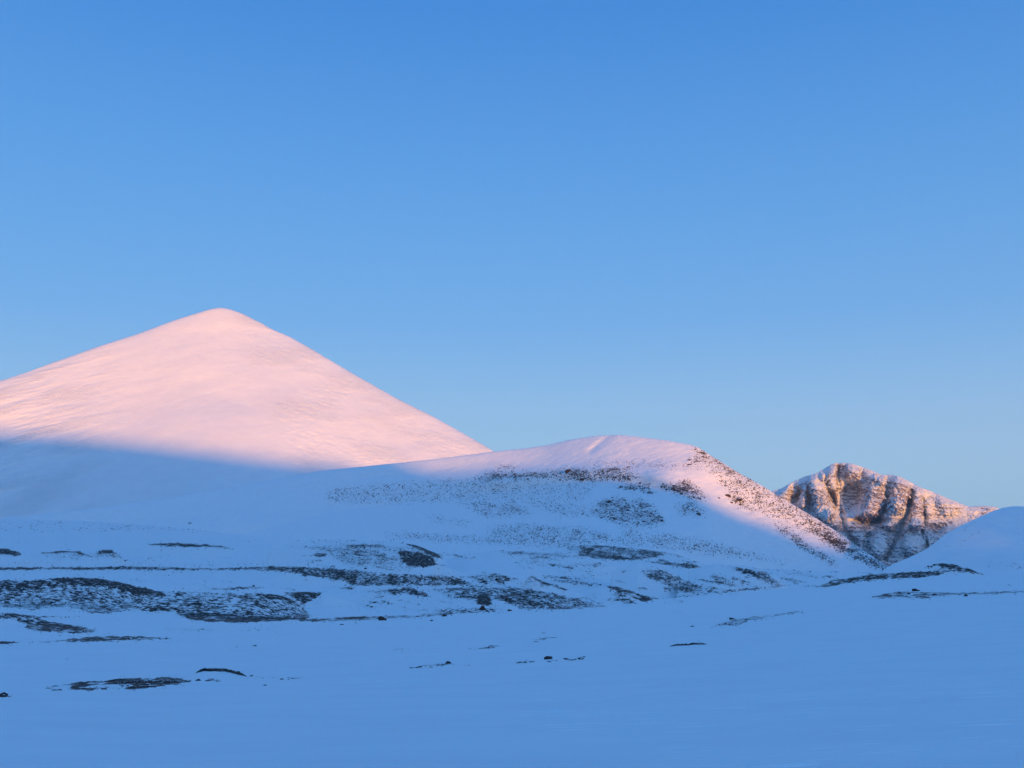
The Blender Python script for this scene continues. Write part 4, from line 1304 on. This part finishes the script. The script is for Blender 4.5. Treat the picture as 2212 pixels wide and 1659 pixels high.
CLUSTERS = [  # region, outline, number, smallest, largest width, label, group
    (6, [(1060, 585), (1130, 540), (1220, 520), (1400, 535), (1500, 600), (1575, 690), (1500, 715), (1250, 712), (1100, 650)], 44, 13, 34,
     'dark boulder in the big boulder field on the shaded face of the middle hill', 'boulders in the big field on the hill face'),
    (6, [(1240, 440), (1440, 420), (1480, 500), (1380, 485), (1250, 470)], 14, 13, 34,
     'dark rock in the small group just under the dome of the middle hill', 'rocks in the group under the dome'),
    (6, [(1500, 440), (1650, 425), (1780, 470), (1840, 540), (1750, 530), (1600, 490)], 20, 14, 36,
     'dark rock in the rugged group on the right shoulder of the middle hill', 'rocks of the right shoulder'),
    (6, [(1690, 570), (1790, 560), (1840, 640), (1760, 650), (1660, 650)], 8, 10, 22,
     'dark rock in the sparse group below the right shoulder', 'rocks below the right shoulder'),
    (6, [(290, 390), (600, 355), (900, 345), (1180, 330), (1100, 410), (700, 400), (350, 418)], 22, 12, 36,
     'flat dark rock in the band of ledges under the shadow line of the hill', 'rocks in the band of ledges'),
    (3, [(430, 225), (500, 225), (560, 270), (500, 300), (420, 305)], 8, 11, 24,
     'brown rock in pink snow at the top of the stony flank', 'rocks at the top of the stony flank'),
    (1, [(500, 1245), (780, 1222), (1060, 1216), (1190, 1242), (900, 1280), (640, 1282)], 10, 24, 60,
     'flat dark stone lying in the near stone streak on the left', 'stones of the near streak'),
    (2, [(640, 1158), (760, 1138), (930, 1124), (880, 1136), (760, 1150)], 9, 18, 44, 'thin flat stone in the faint streak left of the picture centre', 'stones of the faint streak left of centre'),
    (2, [(1290, 1128), (1400, 1112), (1560, 1103), (1750, 1084), (1700, 1100), (1400, 1122)], 9, 18, 40, 'thin flat stone in the faint streak around the humped boulder', 'stones of the streak around the humped boulder'),
    (2, [(1020, 1036), (1150, 1018), (1230, 1012), (1180, 1028)], 7, 16, 36, 'thin flat stone in the small patch above the near streaks', 'stones of the small patch'),
    (2, [(1415, 984), (1500, 966), (1610, 957), (1560, 968)], 7, 14, 34, 'thin flat stone in the short line under the lone upper stone', 'stones of the short line'),
    (1, [(1560, 1208), (1700, 1212), (1910, 1210), (1800, 1220), (1600, 1216)], 8, 18, 50, 'thin flat stone in the line right of the crescent outcrop', 'stones right of the crescent outcrop'),
    (1, [(120, 1000), (560, 968), (900, 962), (1080, 970), (700, 982), (400, 990)], 10, 16, 40, 'flat dark stone in the long low bank on the left', 'stones of the long low bank'),
    (2, [(1060, 590), (1180, 570), (1335, 600), (1200, 632), (1100, 640)], 12, 18, 40,
     'dark angular boulder in the jumble behind the rocky bank', 'boulders in the jumble'),
    (2, [(1480, 590), (1560, 605), (1700, 600), (1850, 636), (1760, 662), (1560, 625)], 10, 15, 34,
     'dark boulder in the scattered line right of the small pyramid mound', 'boulders right of the pyramid mound'),
    (2, [(1880, 645), (2100, 700), (2205, 722), (2060, 752), (1940, 715)], 12, 16, 36,
     'dark boulder in the stone run ending behind the near crest', 'boulders in the stone run'),
    (2, [(760, 800), (920, 780), (1130, 778), (1300, 795), (1100, 808), (900, 812)], 8, 13, 26,
     'dark stone in the row along the near crest', 'stones along the near crest'),
    (2, [(1200, 690), (1350, 690), (1700, 740), (1840, 768), (1500, 780), (1300, 750)], 12, 16, 34,
     'dark boulder on the rocky bank above the near crest', 'boulders on the rocky bank'),
    (3, [(1130, 955), (1400, 902), (1600, 888), (1780, 882), (1700, 908), (1400, 925), (1250, 945)], 20, 16, 36,
     'dark stone in the stone band on the skyline of the right slope', 'stones of the skyline band'),
    (3, [(1390, 1022), (1540, 992), (1850, 996), (1800, 1008), (1560, 1018)], 10, 14, 28,
     'dark stone in the long band across the right slope', 'stones of the long right band'),
    (3, [(560, 1172), (650, 1142), (800, 1122), (1000, 1095), (740, 1142)], 8, 11, 24,
     'dark stone in the streak on the right slope', 'stones of the streak on the right slope'),
]


def in_poly(x, y, pts):
    c = False
    n = len(pts)
    for i in range(n):
        ax, ay = pts[i]
        bx, by = pts[(i + 1) % n]
        if (ay > y) != (by > y) and x < (bx - ax) * (y - ay) / (by - ay) + ax:
            c = not c
    return c


for r, pts, n, w0, w1, lab, grp in CLUSTERS:
    a = np.array(pts)
    k = 0
    made = []
    while k < n:
        x = random.uniform(a[:, 0].min(), a[:, 0].max())
        y = random.uniform(a[:, 1].min(), a[:, 1].max())
        if in_poly(x, y, pts):
            w = w0 + (w1 - w0) * random.random() ** 2.2
            o = boulder(*at_reg(r, x, y, w), lab, grp, squash=1.0 if r == 6 else .8)
            k += 1
            if o:
                made.append((x, y, w, o))
    # the outermost and the largest of each group can be pointed out
    left = list(made)
    for word, key in (('largest', lambda m: -m[2]), ('leftmost', lambda m: m[0]), ('rightmost', lambda m: -m[0]), ('highest', lambda m: m[1]), ('lowest', lambda m: -m[1])):
        m = min(left, key=key)
        left.remove(m)
        m[3]['label'] = word + ' ' + lab
    for m in left:
        m[3]['label'] = 'lesser ' + lab
print('BOULDERS', n_b)


def outcrop(r, pts, wid, label, seed, dens=1.0):
    """bare rock lip: an irregular low ridge of rock along a curve, wid frame units thick"""
    pts = reg(r, pts)
    d = np.concatenate([[0], np.cumsum(np.hypot(*np.diff(pts, axis=0).T))])
    n = int(d[-1] / 1.2) + 4
    t = np.linspace(0, d[-1], n)
    U, V_ = np.interp(t, d, pts[:, 0]), np.interp(t, d, pts[:, 1])
    P = np.array([spot(a, b, [0])[0][:] for a, b in zip(U, V_)])
    P = np.stack([blur1(P[:, k], 3, 0) for k in range(3)], -1)
    Rr = np.hypot(P[:, 0], P[:, 1])
    m = 11
    th = np.linspace(-.35, math.pi * .9, m)
    taper = np.minimum(1, np.minimum(t, d[-1] - t) / (d[-1] * .16) + .12)
    w = wid * REG[r][2] * Rr / FPX * taper * (1 + .45 * fbm(t / 4, t * 0, 3, .6, seed))
    out = P / np.linalg.norm(P, axis=1)[:, None]
    out[:, 2] = 0
    TH, _ = np.meshgrid(th, t)
    rg_ = 1 + .35 * fbm(np.repeat(t[:, None], m, 1) / 3, TH * 1.7, 3, .6, seed + 5)
    Xo = P[:, 0:1] - out[:, 0:1] * np.cos(TH) * w[:, None] * 1.3 * rg_
    Yo = P[:, 1:2] - out[:, 1:2] * np.cos(TH) * w[:, None] * 1.3 * rg_
    Zo = P[:, 2:3] + np.sin(TH) * w[:, None] * rg_ - w[:, None] * .25
    o = grid_mesh('rock_outcrop', Xo, Yo, Zo, M_stone)
    o.data.polygons.foreach_set('use_smooth', [False] * len(o.data.polygons))
    return tag(o, label, 'rock outcrop')


outcrop(1, [(1214, 1190), (1230, 1178), (1260, 1172), (1340, 1168), (1400, 1173), (1440, 1180), (1500, 1193), (1538, 1207)], 21, 'dark crescent shaped rock lip curving over the near snow, left of centre', 3)
outcrop(3, [(318, 1281), (350, 1275), (400, 1272), (440, 1270), (480, 1268), (524, 1266)], 11, 'long low rock outcrop alone in the snow below the right slope', 7)
outcrop(1, [(500, 1245), (560, 1243), (640, 1240), (700, 1233), (780, 1224)], 10, 'left rock rib of the near stone streak', 9)
outcrop(1, [(700, 1250), (800, 1243), (900, 1240), (1000, 1238), (1100, 1240), (1190, 1243)], 12, 'long right rock rib of the near stone streak', 11)
outcrop(1, [(780, 1278), (860, 1272), (960, 1266), (1040, 1262)], 9, 'short lowest rock rib of the near stone streak', 13)

# thousands of smaller stones nobody could count
def scatter(name, mask, wants, n, w0, w1, mat, label, seed, zlift=0.0, power=2.5, base=0.0):
    r_ = np.random.default_rng(seed)
    tpl = [rock_shape(1200 + seed + k, 1, [.6, .8][k % 2], 5) for k in range(5)]
    dens = mask.copy()
    # average density onto the visibility cells
    c = int(CELL)
    D = dens[:VH * c, :VW * c].reshape(VH, c, VW, c).mean((1, 3))
    ok = np.isin(vis_id, wants)
    D = np.where(ok, D + base, 0)
    D = np.where(D < .03, 0, D * (1.15 - D))
    pr = D.ravel() / D.sum()
    pick = r_.choice(len(pr), n, p=pr)
    V, F = [], []
    off = 0
    P = vis_xyz.reshape(-1, 3)[pick]
    RD_ = vis_r.ravel()[pick]
    DP = D.ravel()[pick]
    for i in range(n):
        co, f = tpl[i % 5]
        w = (w0 + (w1 - w0) * min(1, .15 + 1.6 * DP[i]) * r_.random() ** power) * RD_[i] / FPX
        a = r_.uniform(0, 6.28)
        ca_, sa_ = math.cos(a), math.sin(a)
        q_ = co * w * np.array([1, 1, r_.uniform(.8, 1.3)])
        jit = r_.uniform(-.5, .5, 2) * CELL * RD_[i] / FPX
        x = q_[:, 0] * ca_ - q_[:, 1] * sa_ + P[i, 0] + jit[0]
        y = q_[:, 0] * sa_ + q_[:, 1] * ca_ + P[i, 1]
        V.append(np.stack([x, y, q_[:, 2] + P[i, 2] + w * zlift], -1))
        F.append(f + off)
        off += len(co)
    V = np.concatenate(V).astype(np.float32)
    F = np.concatenate(F).astype(np.int32)
    me = bpy.data.meshes.new(name)
    me.vertices.add(len(V))
    me.vertices.foreach_set('co', V.ravel())
    me.loops.add(F.size)
    me.loops.foreach_set('vertex_index', F.ravel())
    me.polygons.add(len(F))
    me.polygons.foreach_set('loop_start', np.arange(0, F.size, 3, dtype=np.int32))
    me.polygons.foreach_set('loop_total', np.full(len(F), 3, dtype=np.int32))
    me.update(calc_edges=True)
    me.materials.append(mat)
    o = bpy.data.objects.new(name, me)
    col.objects.link(o)
    tag(o, label, 'stones', kind='stuff')
    return o


GMs = np.maximum(GM, blur1(blur1(GM, 4, 0), 9, 1) * .8)
scatter('scattered_stones', GMs, [0], 11000, 1.1, 7.0, M_stone, 'small dark stones strewn over the heather banks and moraine mounds', 11)
scatter('scree', HM, [1], 19000, .9, 6.5, M_scree, 'small brown stones strewn over the middle hill and its flank', 13)

# ------------------------------------------------------------------ the air
hz = bpy.data.meshes.new('haze')
a, b, c, d = -17500, 17500, -520, 2300
vv_ = [(x, y, z) for x in (a, b) for y in (a, b) for z in (c, d)]
hz.from_pydata(vv_, [], [(0, 1, 3, 2), (4, 6, 7, 5), (0, 4, 5, 1), (2, 3, 7, 6), (0, 2, 6, 4), (1, 5, 7, 3)])
mh = bpy.data.materials.new('haze')
mh.use_nodes = True
mh.node_tree.nodes.remove(mh.node_tree.nodes['Principled BSDF'])
pv = mh.node_tree.nodes.new('ShaderNodeVolumePrincipled')
pv.inputs['Color'].default_value = (0.80, 0.88, 1.0, 1)
pv.inputs['Density'].default_value = 1.7e-5
mh.node_tree.links.new(pv.outputs[0], mh.node_tree.nodes['Material Output'].inputs['Volume'])
hz.materials.append(mh)
ho = bpy.data.objects.new('haze', hz)
col.objects.link(ho)
tag(ho, 'thin evening haze in the air over the whole valley', 'haze', kind='stuff')
